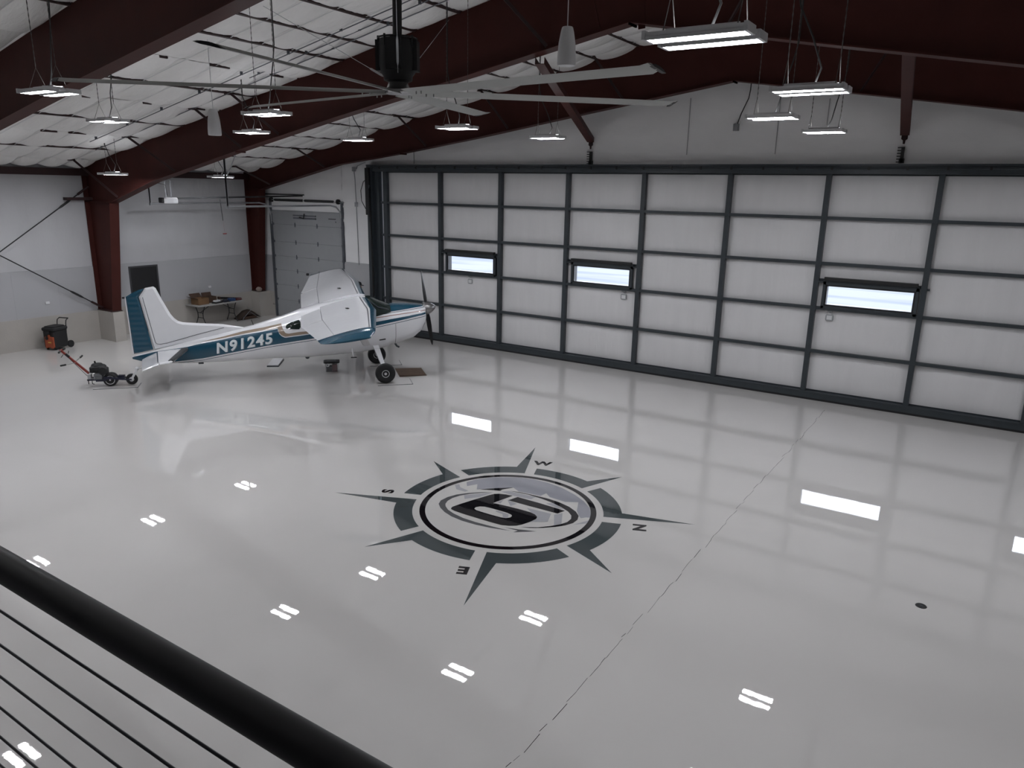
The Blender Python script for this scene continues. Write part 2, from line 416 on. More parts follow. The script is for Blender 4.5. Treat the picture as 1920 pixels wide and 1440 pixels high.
# white support straps that run down the slope under the fabric (thin)
for (ya, yb) in bays:
    nb = int(round(abs(yb-ya)/.68)); mb = MB()
    for k in range(1, nb):
        y = ya+(yb-ya)*k/nb
        pts = [(x, y, roof_z(x)-.016-(.004)) for x in (XL+.1, RIDGE-.1)]
        mb.bar(pts[0], pts[1], .020, .004)
    tag(mb.build('support_strap', M_white, ceil), kind='stuff')
# eave strut and electrical conduits under the roof
mb = MB(); mb.bb((XL-.06, YF+.1, 4.86), (XL+.16, -.05, 5.06)); mb.build('eave_strut', M_redd, wl)
for i, yy in enumerate((-7.42, -6.86, -7.14)):
    mb = MB(); xa, xb = ((-3.2, 10.6), (-4.0, 10.6), (2.8, 10.6))[i]
    mb.tube([(xa, yy, roof_z(xa)-.09), (xb, yy, roof_z(xb)-.09)], .010, 8)
    x = xa+.3
    while x < xb: mb.box((x, yy, roof_z(x)-.06), (.03, .05, .07)); x += 1.45
    mb.build('electrical_conduit', M_track, ceil)

# ================================================================ RIGID STEEL FRAMES
def frame(yc, bot, col_in, col_out, cb_z, label, braces, web_top_off=-.01):
    r = empty('steel_frame', (0, yc, 0), 0, label, 'frame', 'red rigid frames'); r['kind'] = 'structure'
    for side in (0, 1):
        mx = (lambda x: x) if side == 0 else (lambda x: 2*RIDGE-x)
        B = [(mx(x), z) for x, z in bot]
        top = [(mx(x), roof_z(x)+web_top_off) for x, z in bot]
        # web
        mb = MB(); poly = [(x, -.006, z) for x, z in B]+[(x, -.006, z) for x, z in reversed(top)]
        mb.prism(poly, (0, .012, 0))
        # knee web (column top to wall)
        kx = mx(bot[0][0]); ow = mx(XL)
        mb.prism([(kx, -.006, bot[0][1]), (kx, -.006, roof_z(bot[0][0])-.01), (ow, -.006, roof_z(XL+.1)-.01), (ow, -.006, bot[0][1])], (0, .012, 0))
        mb.build('rafter_web', M_red, r)
        mb = MB()
        for (xa, za), (xb, zb) in zip(B[:-1], B[1:]):
            mb.bar((xa, 0, za-.008), (xb, 0, zb-.008), .28, .018)
        mb.build('bottom_flange', M_red, r)
        # splice plate at mid span
        for q in (2, 5):
            xx, zz = B[q]; mb = MB(); mb.box((xx, -.0, zz-.03), (.03, .28, .05)); mb.build('splice_plate', M_red, r)
        # column
        mb = MB(); xi0, xi1 = mx(col_in[0]), mx(bot[0][0]); xo = mx(XL)
        mb.prism([(xo, -.006, cb_z), (xi0, -.006, cb_z), (xi1, -.006, bot[0][1]), (xo, -.006, bot[0][1])], (0, .012, 0))
        mb.bar((xi0, 0, cb_z), (xi1, 0, bot[0][1]), .28, .018, roll=0)
        mb.bar((xo, 0, cb_z), (xo, 0, roof_z(XL+.1)-.05), .28, .018)
        mb.build('column', M_red, r)
        mb = MB(); mb.box(((xi1+xo)/2, 0, bot[0][1]), (abs(xi1-xo), .26, .014)); mb.build('stiffener', M_red, r)
        mb = MB(); mb.box(((xi0+xo)/2, 0, cb_z+.012), (abs(xi0-xo)+.06, .32, .024)); mb.build('base_plate', M_redd, r)
        for (xl, zl, xu, dy) in braces:
            mb = MB(); a = Vector((mx(xl), -.10, zl+.03)); b = Vector((mx(xu), -dy, roof_z(xu)-.03))
            mb.bar(a, b, .05, .008); mb.bar(a+Vector((.02, 0, .02)), b+Vector((.02, 0, .02)), .008, .05)
            mb.box(b+Vector((0, -.03, .005)), (.10, .16, .05))
            mb.build('flange_brace', M_redd, r)
    return r
bot2 = [(-4.98, 4.13), (-2.84, 4.74), (0.82, 5.50), (4.12, 6.14), (7.82, 6.80), (RIDGE, 7.39)]
bot1 = [(-5.55, 4.54), (-1.65, 5.385), (1.05, 5.71), (3.83, 6.10), (7.18, 6.62), (RIDGE, 7.19)]
def bz(bot, x): return interp(x, [p[0] for p in bot], [p[1] for p in bot])
br2 = [(-4.6, bz(bot2, -4.6), -5.5, .75), (-1.78, bz(bot2, -1.78), -2.75, .72), (.95, bz(bot2, .95), .13, .70), (2.32, bz(bot2, 2.32), 1.49, .7), (9.4, bz(bot2, 9.4), 8.6, .7)]
br1 = [(-5.0, bz(bot1, -5.0), -5.55, 1.05), (-2.27, bz(bot1, -2.27), -2.75, .85), (2.0, bz(bot1, 2.0), 1.49, .75), (4.87, bz(bot1, 4.87), 4.30, .6), (8.3, bz(bot1, 8.3), 7.6, .6)]
frame(FY[0], bot1, (-5.915, 0), None, .91, 'dark red steel frame set against the gable wall over the hangar door', br1)
f2 = frame(FY[1], bot2, (-5.52, 0), None, .91, 'dark red steel frame spanning the middle, its column left of the airplane tail', br2)
frame(FY[2], bot2, (-5.52, 0), None, .91, 'dark red steel frame crossing the upper left corner, nearest the loft', [b for b in br2 if b[0] < -4 or b[0] > 9])
# wide plate straps seen on the middle frame near the ridge
for xx in (10.35, 11.15):
    mb = MB(); mb.bar((xx, -.012, 7.28), (xx-.35*(1 if xx < RIDGE else .3), -.012, 8.5), .012, .12); mb.build('gusset_strap', M_red, f2)

# cross bracing rods on the left wall
cb = empty('cross_brace', (XL+.15, -8.7, .9), 0, 'dark crossed bracing rods on the left wall beside the red column', 'brace'); cb['kind'] = 'structure'
def rel(o, p): return Vector(p)-o.location
for a, b in (((XL+.15, -6.12, 4.50), (XL+.15, -11.3, 1.02)), ((XL+.15, -6.12, 1.02), (XL+.15, -11.3, 4.50))):
    a = rel(cb, a); b = rel(cb, b); mb = MB(); mb.tube([a, b], .016, 8); mb.build('rod', M_black, cb)
    mb = MB(); p = a.lerp(b, .09); q = a.lerp(b, .16); mb.tube([p, p.lerp(q, .2), p.lerp(q, .8), q], [.018, .032, .032, .018], 8); mb.build('turnbuckle', M_black, cb)
    mb = MB(); d = (b-a).normalized(); mb.tube([a-d*.1, a+d*.3], .035, 8); mb.build('clevis', M_redd, cb)
mb = MB(); a = rel(cb, (XL+.05, -8.72, 2.95)); mb.bb((a.x, a.y-.02, a.z-1.05), (a.x+.03, a.y+.02, a.z-.12)); mb.build('hanger_strap', M_galv, cb)
# short girt stub beside the column
mb = MB(); mb.bb((XL+.0, -6.72, 4.17), (XL+.22, -5.99, 4.25)); o = mb.build('girt_stub', M_redd, wl)

# header struts from middle frame down to the gable wall
for i, (xt, zt, xb, zb_) in enumerate(((9.15, 6.92, 7.24, 5.93), (15.10, 6.75, 14.57, 5.95))):
    lab = ['dark red diagonal strut to the gable wall behind the fan blade', 'dark red diagonal strut to the gable wall right of the hanging lights'][i]
    h = empty('header_strut', (xb, 0, zb_), 0, lab, 'strut', 'struts above the hangar door'); h['kind'] = 'structure'
    A = rel(h, (xt, -5.86, zt-.02)); B_ = Vector((0, -.04, 0)); d = (A-B_).normalized()
    side = d.cross(Vector((0, 0, 1))).normalized(); u = side.cross(d)
    mb = MB(); w = .085
    for sgn in (-1, 1):
        mb.prism([B_+side*w*sgn, A+side*w*sgn, A+side*w*sgn+u*.12, B_+side*w*sgn+u*.12], side*.006)
    mb.prism([B_-side*w, A-side*w, A+side*w, B_+side*w], u*.006)
    mb.build('channel', M_red, h)
    mb = MB(); mb.prism([(-.06, -.02, 0), (.06, -.02, 0), (.06, -.02, -.07), (.025, -.02, -.10), (.02, -.02, -.17), (-.02, -.02, -.17), (-.025, -.02, -.10), (-.06, -.02, -.07)], (0, -.02, 0)); mb.build('end_lug', M_redd, h)
    mb = MB(); mb.bb((-.03, -.03, -.55), (.03, .04, -.23)); mb.bb((-.05, -.03, -.55), (.05, .04, -.46))
    for k in range(6): mb.bb((-.10, -.035, -.25-.058*k), (-.03, .0, -.232-.058*k))
    mb.build('toothed_bracket', M_black, h)

# ================================================================ HANGAR DOOR (door_1)
tr = empty('trim_1', (D1A, 0, 0)); tag(tr, 'charcoal steel posts and header framing the hangar door', 'frame', kind='structure')
mb = MB(); mb.bb((0, -.16, 0), (.24, .06, 5.35)); mb.bb((.24, -.05, 0), (.42, .06, 5.18)); mb.build('door_post', M_char, tr)
mb = MB(); mb.bb((22.88-D1A-.24-.7, -.16, 0), (22.88-D1A-.0-.7, .06, 5.35)); mb.build('door_post', M_char, tr)
mb = MB(); mb.bb((0, -.14, 5.17), (D1B-D1A-.42, .08, 5.36)); mb.bb((.0, -.17, 5.335), (D1B-D1A-.42, .0, 5.375)); mb.build('header_beam', M_char, tr)
mb = MB(); mb.tube([(.3, -.165, 5.275), (22.3, -.165, 5.275)], .012, 8); mb.tube([(.3, -.165, 5.30), (22.3, -.165, 5.30)], .008, 8); mb.build('hydraulic_pipe', M_char, tr)
mb = MB()
for k in range(30): mb.bb((.55+k*.74, -.185, 5.25), (.59+k*.74, -.14, 5.32))
mb.build('pipe_clamp', M_black, tr)
# hydraulic cylinder at the left post
mb = MB(); mb.rbox((.10, -.22, 4.55), (.16, .10, 1.45), .02); mb.build('cylinder_housing', M_black, tr)
mb = MB(); mb.tube([(.16, -.24, 4.9), (.13, -.25, 4.3), (.17, -.24, 3.6)], .022, 8); mb.tube([(.17, -.2, 3.85), (.20, -.2, 1.2)], .028, 10); mb.build('hydraulic_cylinder', M_black, tr)
mb = MB(); mb.tube([(.12+.0, -.24, 4.95), (-.10, -.2, 4.85), (-.24, -.18, 4.58), (-.20, -.2, 4.25), (-.02, -.22, 4.02), (.12, -.24, 3.95), (.2, -.25, 3.6), (.22, -.22, 2.6), (.25, -.2, 1.9)], .012, 8); mb.build('hydraulic_hose', M_black, tr)
mb = MB(); mb.box((.14, -.25, 4.62), (.05, .03, .28), RY(.5)); mb.build('lift_arm', M_char, tr)

door = empty('door_1', (0, 0, 0)); tag(door, 'wide hydraulic hangar door of charcoal tube frame and white insulated panels', 'door', kind='structure')
RZ_ = [0.20, 1.17, 2.19, 3.21, 4.22, 5.17]
for k in range(11):
    mb = MB(); x = k*BAY; w = .055 if k else .075
    mb.bb((x-w, -.02, .20), (x+w, .10, 5.17)); mb.build('mullion', M_char, door)
mb = MB(); mb.bb((-.20, -.03, .05), (21.96+.1, .12, .20)); mb.bb((-.20, -.045, .17), (22.06, -.03, .205)); mb.build('bottom_beam', M_char, door)
mb = MB(); mb.bb((-.20, -.02, .0), (22.06, .10, .05)); mb.build('bottom_seal', M_rub, door)
for z in RZ_[1:5]:
    for k in range(10):
        mb = MB(); mb.bb((k*BAY+.055, -.005, z-.035), ((k+1)*BAY-.055, .075, z+.035)); mb.build('rail', M_char, door)
    mb = MB(); mb.bb((-.215, .0, z-.035), (-.07, .075, z+.035)); mb.build('rail', M_char, door)
mb = MB(); mb.bb((-.215, .09, .2), (-.07, .12, 5.17)); mb.build('side_panel', M_doorfab, door)
def pillow(x0, x1, z0, z1, seed, dep=.045):
    rr = random.Random(seed); n, m_ = 14, 8; vs = []; fs = []; ph = [rr.uniform(0, 6.28) for _ in range(4)]
    for i in range(n+1):
        for j in range(m_+1):
            u, v = i/n, j/m_
            e = (max(sin(pi*u), 0)**.4)*(max(sin(pi*v), 0)**.4)
            d = -dep*e-.006*sin(u*9+ph[0])*e-.006*sin(14*u+ph[1])*math.exp(-((1-v)/.15)**2)*e-.005*sin(u*5+v*3+ph[2])*e
            vs.append((x0+(x1-x0)*u, .115+d, z0+(z1-z0)*v))
    for i in range(n):
        for j in range(m_):
            k = i*(m_+1)+j; fs.append((k, k+m_+1, k+m_+2, k+1))
    mb = MB(); mb.add(vs, fs, 0, True); return mb.build('insulation_panel', M_doorfab, door, recalc=False)
WIN = {1: (2.42, 4.27), 3: (6.79, 8.62), 6: (13.34, 15.29), 8: (17.73, 19.66)}
WZ0, WZ1 = 2.20, 2.87
sd = 500
for k in range(10):
    for j in range(5):
        sd += 1; x0, x1 = k*BAY+.05, (k+1)*BAY-.05; z0, z1 = RZ_[j]+.03, RZ_[j+1]-.03
        if j == 2 and k in WIN:
            a, b = WIN[k]
            pillow(x0, x1, 2.86, z1, sd, .02); pillow(x0, a+.03, z0, 2.80, sd+300, .01); pillow(b-.03, x1, z0, 2.80, sd+600, .01)
        else: pillow(x0, x1, z0, z1, sd)
_ = 0
# solid door skin behind the fabric, open at the windows
mb = MB()
xs = [-.3]+[v for k in sorted(WIN) for v in (WIN[k][0]+.06, WIN[k][1]-.06)]+[22.2]
mb.bb((xs[0], .13, .1), (xs[-1], .17, WZ0+.06)); mb.bb((xs[0], .13, WZ1-.125), (xs[-1], .17, 5.3))
for i in range(0, len(xs), 2): mb.bb((xs[i], .13, WZ0+.06), (xs[i+1], .17, WZ1-.12))
mb.build('outer_skin', M_char, door)
for k in sorted(WIN):
    a, b = WIN[k]
    f = MB(); t = .10
    f.bb((a, -.02, WZ0), (b, .02, WZ0+.055)); f.bb((a, -.02, WZ1-.13), (b, .02, WZ1-.01)); f.bb((a, -.02, WZ0), (a+.06, .02, WZ1-.06)); f.bb((b-.06, -.02, WZ0), (b, .02, WZ1-.06))
    f.bb((a-.19, .0, WZ1-.10), (a, .07, WZ1-.06)); f.bb((b, .0, WZ1-.10), (b+.19, .07, WZ1-.06))
    w = f.build('window', M_char, door)
    f = MB(); a2, b2, z0, z1 = a+.06, b-.06, WZ0+.055, WZ1-.13
    i = .035
    f.bb((a2, -.005, z0), (b2, .17, z0+i)); f.bb((a2, -.005, z1-i), (b2, .17, z1)); f.bb((a2, -.005, z0+i), (a2+i, .17, z1-i)); f.bb((b2-i, -.005, z0+i), (b2, .17, z1-i))
    f.build('sash', M_black, w)
    f = MB(); f.bb((a2+i, .10, z0+i), (b2-i, .106, z1-i)); f.build('pane', M_glass, w)
    f = MB(); f.bb((a+.02, -.09, WZ1-.03), (b-.03, .02, WZ1+.04)); f.build('shade_roll', M_black, w)
for xx in (3.31, 8.38, 13.55):
    f = MB(); f.rbox((0, 0, 0), (.17, .15, .03), .03, RX(pi/2)); f.bb((-.012, -.008, .07), (.012, .008, .14)); f.bb((-.06, -.015, .125), (.05, .01, .165))
    g = MB(); g.bb((-.055, -.020, -.045), (.055, -.014, .045)); g.bb((-.03, -.012, .075), (.03, -.004, .10))
    o = f.build('latch_box', mat('gray_plastic', (.33, .34, .35), .5), door, (xx, .055, 1.985)); g.build('box_cover', M_white, o)

# ================================================================ SECTIONAL GARAGE DOOR (door_2)
gd = empty('door_2', ((D2A+D2B)/2, .06, 0)); tag(gd, 'white sectional overhead door in the far left of the gable wall', 'door', kind='structure')
GW = D2B-D2A; hx = GW/2
secs = [0.02, .64, 1.18, 1.72, 2.22, 2.735, 3.345, 3.84]
for z0, z1 in zip(secs[:-1], secs[1:]):
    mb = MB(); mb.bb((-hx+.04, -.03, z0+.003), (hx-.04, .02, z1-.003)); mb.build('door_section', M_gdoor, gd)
mb = MB(); mb.bb((-hx, .021, 0), (hx, .03, 3.9)); mb.build('seam_backing', M_char, gd)
for z in secs[1:-1]:
    for xx in (-.58, .53):
        mb = MB(); mb.bb((xx-.035, -.04, z-.02), (xx+.035, -.03, z+.02)); mb.bb((xx-.015, -.045, z-.075), (xx+.015, -.03, z+.075)); mb.build('hinge', M_track, gd)
    for xx in (-hx+.07, hx-.07):
        mb = MB(); mb.bb((xx-.03, -.045, z-.04), (xx+.03, -.03, z+.04)); mb.build('hinge', M_track, gd)
mb = MB(); mb.bb((-.63, -.06, 3.66), (.50, -.03, 3.72)); mb.bb((-.63, -.055, 3.56), (.50, -.03, 3.61)); mb.build('reinforcing_strut', M_track, gd)
mb = MB(); mb.tube([(-.3, -.06, 3.62), (-.05, -.10, 3.58), (-.02, -.09, 3.75)], .018, 8); mb.build('opener_arm', M_black, gd)
mb = MB(); mb.bb((-hx, -.07, 3.70), (hx, -.03, 3.80)); mb.build('top_seal', M_gdoor, gd)
mb = MB(); mb.bb((1.1, -.034, 3.60), (1.45, -.031, 3.625)); mb.bb((1.43, -.034, 3.5), (1.46, -.031, 3.54)); mb.build('warning_label', M_black, gd)
for s in (-1, 1):
    mb = MB(); mb.bb((s*hx-.025, -.10, 0), (s*hx+.025, -.02, 4.2)); mb.bb((s*(hx+.03)-.02, -.03, 0), (s*(hx+.03)+.02, .02, 4.2))
    for z in (.4, 1.0, 1.6, 2.2, 2.8, 3.4): mb.bb((s*hx-.05, -.075, z-.03), (s*hx+.05, -.03, z+.03))
    mb.build('vertical_track', M_track, gd)
    mb = MB(); x = s*(hx-.02); zt = 4.08
    mb.tube([(x, -.07, 3.35), (x, -.075, 3.65), (x, -.14, 3.88), (x, -.30, 4.03), (x, -.55, zt), (x, -4.6 if s < 0 else -4.45, zt)], .028, 6); mb.build('horizontal_track', M_galv, gd)
mb = MB(); mb.tube([(-hx-.1, -.10, 4.20), (hx+.15, -.10, 4.17)], .014, 8); mb.build('torsion_shaft', M_steel, gd)
for a, b in ((-1.5, -.05), (.05, 1.45)):
    mb = MB(); pts = []; n = int((b-a)/.012)
    mb.tube([(a+(b-a)*k/60, -.10, 4.19-.002*k*0) for k in range(61)], [.045 if k % 2 else .034 for k in range(61)], 10); mb.build('torsion_spring', M_black, gd)
for s in (-1, 1):
    mb = MB(); mb.lathe([(.02, -.03), (.085, -.03), (.085, -.02), (.06, -.01), (.06, .01), (.085, .02), (.085, .03), (.02, .03)], 18, Matrix.Translation((s*(hx-.12), -.10, 4.19)) @ Matrix.Rotation(pi/2, 4, 'Y')); mb.build('cable_drum', M_black, gd)
mb = MB(); mb.bb((-1.3-hx+.3, -.085, 4.36), (.0, -.06, 4.40)); mb.build('header_bar', M_black, gd)
mb = MB(); mb.bb((-hx-.18, -.08, .40), (-hx-.03, -.05, .45)); mb.build('slide_lock', M_black, gd)

# opener hung from the roof at the end of its rail
op = empty('garage_door_opener', (-3.75, -5.05, 4.15), 0, 'white garage door opener hung on galvanised angle below the roof', 'opener')
mb = MB(); mb.rbox((0, 0, .06), (.30, .42, .17), .05); mb.build('motor_housing', M_white, op)
mb = MB(); mb.rbox((-.02, -.20, .07), (.22, .12, .15), .04); mb.build('end_cover', M_black, op)
mb = MB(); mb.bar((0, .2, .12), (0, 4.98, .20), .045, .05); mb.build('drive_rail', M_black, op)
mb = MB(); mb.bar((-.13, 0, .14), (-.13, 0, 1.70), .04, .004); mb.bar((.13, 0, .14), (.13, 0, 1.78), .04, .004); mb.bar((-.35, -.02, .62), (.35, -.02, .62), .04, .004); mb.build('hanger_angle', M_galv, op)
mb = MB(); mb.tube([(-.5, -.6, .62), (-.3, -.5, .52), (-.1, -.3, .56), (.05, -.1, .5), (.1, -.1, .2)], .008, 6); mb.build('power_cord', M_cord, op)
mb = MB(); mb.tube([(0, 1.7, .10), (.02, 1.72, -.3), (.0, 1.75, -.55)], .012, 6); mb.build('release_cord', M_black, op)
mb = MB(); mb.rbox((.0, 1.78, -.95), (.05, .12, .03), .01); mb.tube([(0, 1.75, -.55), (0, 1.78, -.94)], .0025, 5); mb.build('release_handle', mat('dark_red_plastic', (.15, .02, .02), .5), op)
# angle hangers that carry the track ends
for i, (x, y, z1) in enumerate(((-5.50, -4.55, 4.95), (-1.97, -4.40, 6.0))):
    mb = MB(); xb = 0
    mb.bb((-.02, -.02, 0), (.02, .004, z1-4.08)); mb.bb((-.004, -.02, 0), (.02, .02, z1-4.08)); mb.bb((-.03, -.03, -.05), (.03, .03, .02))
    if i: mb.bar((0, 0, .75), (-.45, .9, 1.75), .03, .004)
    o = mb.build('track_hanger', M_galv); o.location = (x, y, 4.08); tag(o, ['galvanised angle hanger at the wall-side door track end', 'tall galvanised angle hanger dropping to the inner door track end'][i], 'hanger', 'door track hangers')

# electrical conduit on the gable wall between the two doors
cd = empty('wall_conduit', (-1.30, -.02, 0), 0, 'metal conduit with junction boxes on gable wall between the two doors', 'conduit')
mb = MB(); mb.tube([(-.02, 0, 5.25), (.02, 0, 4.9), (.04, 0, 4.2), (.07, 0, 2.17)], .014, 8); mb.tube([(.1, 0, 5.25), (.14, 0, 5.34), (.5, 0, 5.45)], .012, 8); mb.build('pipe', M_galv, cd)
mb = MB(); mb.rbox((0, -.02, 5.24), (.12, .07, .14), .01); mb.build('junction_box', M_galv, cd)
mb = MB(); mb.rbox((.06, -.02, 4.13), (.10, .07, .14), .01); mb.build('junction_box', M_galv, cd)
# junction box high on the gable with its cable
jb = empty('wall_junction_box', (11.02, -.02, 6.20), 0, 'small grey junction box with cable high on gable under the peak', 'box')
mb = MB(); mb.rbox((0, -.03, 0), (.13, .07, .16), .01); mb.build('box_body', M_galv, jb)
mb = MB(); mb.tube([(.03, -.05, .08), (.10, -.06, .30), (.25, -.10, .62), (.28, -.12, .80), (.29, -.12, 2.2)], .012, 7); mb.build('cable', M_cord, jb)

# ================================================================ MEZZANINE AND RAILING
mb = MB(); mb.bb((8, YF, 2.80), (XR, -17.50, 3.05)); o = mb.build('mezzanine_deck', M_liner); tag(o, 'loft deck the photograph is taken from, behind the black railing', 'floor', kind='structure')
rl = empty('railing', (15.5, -17.60, 3.05), 0, 'black loft railing with round handrail and steel cables in lower left', 'railing')
mb = MB(); mb.tube([(-3.5, 0, 1.062), (2.4, 0, 1.062)], .0245, 24); mb.build('handrail', mat('black_powder_coat', (.012, .012, .014), .42), rl)
for z in (4.012, 3.934, 3.858, 3.7795, 3.702, 3.624, 3.545, 3.466, 3.388, 3.31, 3.23):
    mb = MB(); mb.tube([(-3.5, 0, z-3.05), (2.4, 0, z-3.05)], .0024, 8); mb.build('cable', mat('dark_cable', (.06, .06, .07), .4, metal=.5), rl)
for x in (-3.45, -1.6, 2.35):
    mb = MB(); mb.bb((x-.02, -.02, 0), (x+.02, .02, 1.04)); mb.bb((x-.06, -.06, 0), (x+.06, .06, .012)); mb.build('post', MATS['black_powder_coat'], rl)

# ================================================================ LED FIXTURES
def light_proto():
    r = empty('led_fixture', (0, 0, 0))
    mb = MB(); mb.rbox((0, 0, .058), (.50, .15, .03), .02); mb.bb((-.32, -.05, .03), (.32, .05, .05)); mb.bb((-.24, -.065, .07), (.24, -.055, .085)); mb.bb((-.24, .055, .07), (.24, .065, .085)); dh = mb.build('driver_housing', M_white, r)
    mb = MB(); mb.bb((-.23, -.05, .072), (.23, .05, .076)); mb.build('uplight_slot', M_up, dh)
    for s in (-1, 1):
        mb = MB(); yc = s*.135
        mb.prism([(-.325, yc-.085, .045), (-.325, yc+.085, .045), (-.325, yc+.07, .012), (-.325, yc-.07, .012)], (.65, 0, 0))
        for e in (-1, 1): mb.bb((e*.325-.012, yc-.088, .002), (e*.325+.012, yc+.088, .055))
        for e in (-1, 1): mb.bb((-.325, yc+e*.07-.008, .0), (.325, yc+e*.07+.008, .02))
        t = mb.build('light_tray', M_white, r)
        mb = MB(); mb.bb((-.312, yc-.062, .007), (.312, yc+.062, .0125)); mb.build('led_lens', M_lens, t)
    return r
lp = light_proto()
def chain(z0, z1, x, y):
    n = max(4, int((z1-z0)/.035)); mb = MB()
    # flat alternating links: square section tube pulsing in width
    mb.tube([(x, y, z0+(z1-z0)*k/n) for k in range(n+1)], [.0075 if k % 2 else .0035 for k in range(n+1)], 4)
    return mb
def hang_light(o, zr, seed):
    x, y, z = o.location; H = zr-z
    for s in (-1, 1):
        mb = chain(.32, H, s*.24, 0)
        mb.tube([(s*.24, -.11, .06), (s*.24, 0, .32), (s*.24, .11, .06)], .004, 5)
        mb.build('hanging_chain', M_chain, o)
    rr = random.Random(seed); a = rr.choice((-1, 1))*.24; b = rr.uniform(.03, .1)
    mb = MB(); mb.tube([(b*.5, .02, .10), (b, .03, .22), (b+(a-b)*.35, .03, .5), (b+(a-b)*.8, .02, .78), (a+.012, .012, 1.0), (a+.012, .012, 1.5), (a+.014, .01, H)] if H > 1.6 else [(b*.5, .02, .10), (b, .05, .25), (a*.5, .03, .5), (a+.01, .01, .75), (a+.01, .01, H)], .009, 6)
    mb.build('power_cord', M_cord, o)
LIGHTS = [  # x, y, z, label
 (14.77, -13.13, 5.665, 'largest lit LED light, hanging nearest in upper right'),
 (14.80, -10.15, 5.68, 'lit LED light with two long tubes, below and right of the largest one'),
 (13.541, -6.611, 5.77, 'lit LED light left of the lowest right one, before the gable peak'),
 (13.703, -3.754, 5.77, 'lowest lit LED light on the right, near the gable wall'),
 (7.878, -6.636, 5.77, 'lit LED light hanging just below the short fan blade tip'),
 (8.154, -3.829, 5.77, 'LED light hanging before the white gable left of the diagonal strut'),
 (6.654, -9.934, 5.77, 'lit LED light hanging just below the lower left fan blade tip'),
 (2.799, -7.185, 5.77, 'lit LED light on red rafter beneath the one at the fan blade'),
 (2.568, -10.156, 5.77, 'lit LED light under the roof quilt left of the pendant speaker'),
 (6.328, -12.999, 5.77, 'lit LED light against the nearest red rafter, far upper left'),
 (3.26, -4.496, 5.77, 'LED light seen edge-on between the two red rafters, beyond the middle frame'),
 (-3.02, -7.03, 4.88, 'unlit-looking LED light edge-on beside the top of the left red column'),
 (-3.0, -3.81, 4.88, 'LED light edge-on above the overhead door tracks'),
]
OFF = [(2.6, -13.25, 5.77, 'LED light beyond the upper left corner, seen only as lower left floor glint'), (-3.1, -10.2, 4.88, 'LED light hidden behind the near red rafter, glinting beside the handrail'), (19.3, -3.8, 5.77, 'LED light outside the right edge, near the gable wall'), (19.3, -7.0, 5.77, 'LED light outside the right edge, farther from the gable wall'), (2.6, -16.4, 5.77, 'LED light beyond the left edge, nearest the loft and the wall'), (7.3, -16.4, 5.77, 'LED light beyond the left edge, close to the loft railing')]  # last four are unseen fixtures, added for the light they give
for i, (x, y, z, lab) in enumerate(LIGHTS):
    o = lp if i == 0 else None
    if o is None:
        o = lp.copy(); COL.objects.link(o)
        for ch in lp.children:
            if ch.name.startswith(('hanging', 'power')): continue
            c = ch.copy(); COL.objects.link(c); c.parent = o
            for g in ch.children: d = g.copy(); COL.objects.link(d); d.parent = c
    o.location = (x, y, z); tag(o, lab, 'light', 'hanging LED lights')
base_children = list(lp.children)
LOBJ = [o for o in COL.objects if o.type == 'EMPTY' and o.name.startswith('led_fixture')]
for i, (x, y, z, lab) in enumerate(OFF):
    o = lp.copy(); COL.objects.link(o); o.location = (x, y, z)
    for ch in base_children:
        c = ch.copy(); COL.objects.link(c); c.parent = o
        for g in ch.children: d = g.copy(); COL.objects.link(d); d.parent = c
    tag(o, lab, 'light', 'LED lights outside the picture'); LOBJ.append(o)
for i, o in enumerate(LOBJ): hang_light(o, roof_z(o.location.x)-.03, 90+i)

# ================================================================ CEILING FAN
FX, FYY, FZ = 10.93, -11.70, 5.70
fan = empty('ceiling_fan', (FX, FYY, FZ), 0, 'huge six-blade industrial ceiling fan with black motor on a long downrod', 'fan'); fan.location.z += 0
mb = MB(); mb.tube([(0, 0, .55), (0, .02, 1.62)], .048, 14); mb.bb((-.12, -.12, 1.60), (.12, .16, 1.66)); mb.build('downrod', M_black, fan)
mb = MB()
mb.lathe([(.10, .10), (.15, .12), (.155, .16), (.185, .20), (.20, .26), (.20, .48), (.19, .50), (.19, .52), (.08, .53), (.08, .56)], 20)
for k in range(4):
    a = k*pi/2+.5; mb.box((.195*cos(a), .195*sin(a), .36), (.05, .16, .30), RZ(a))
mb.build('motor', M_black, fan)
mb = MB()
for k in range(8): a = k*pi/4; mb.tube([(.20*cos(a), .20*sin(a), .44), (.20*cos(a), .20*sin(a), .55)], .012, 6)
mb.tube([(.20*cos(k*pi/8), .20*sin(k*pi/8), .53) for k in range(16)], .010, 6, closed=True); mb.build('top_cage', M_black, fan)
mb = MB(); mb.box((.13, -.165, .37), (.05, .004, .13), RZ(.66)); mb.box((.075, -.195, .38), (.015, .004, .08), RZ(.3)); mb.build('rating_plate', mat('plate_paper', (.4, .4, .38), .6), fan)
mb = MB(); mb.lathe([(.0, -.01), (.16, -.01), (.17, .0), (.17, .02), (.12, .05), (.10, .10)], 24); mb.build('hub', M_steel, fan)
TX, TY = -.008, .025
def blade_mesh():
    rings = []
    for x in (.14, .5, 1.5, 2.6, 3.14, 3.24):
        ch = .10 if x < 3.2 else .085; tw = radians(-13)
        sw = -.05 if x > 3.2 else 0
        ring = []
        for a, b in ((-1, 0), (-.6, .17), (0, .23), (.6, .15), (1, .0), (.6, -.04), (0, -.03), (-.6, -.06)):
            yy = a*ch+sw; zz = b*ch*.85
            ring.append((x, yy*cos(tw)-zz*sin(tw), yy*sin(tw)+zz*cos(tw)-.006*(x/3.2)**2))
        rings.append(ring)
    return rings
br = MB(); br.loft(blade_mesh())
br2_ = MB(); br2_.loft([[(x, y*1.06, z*1.06) for (x0, y, z) in blade_mesh()[4]] for x in (3.22, 3.26)])
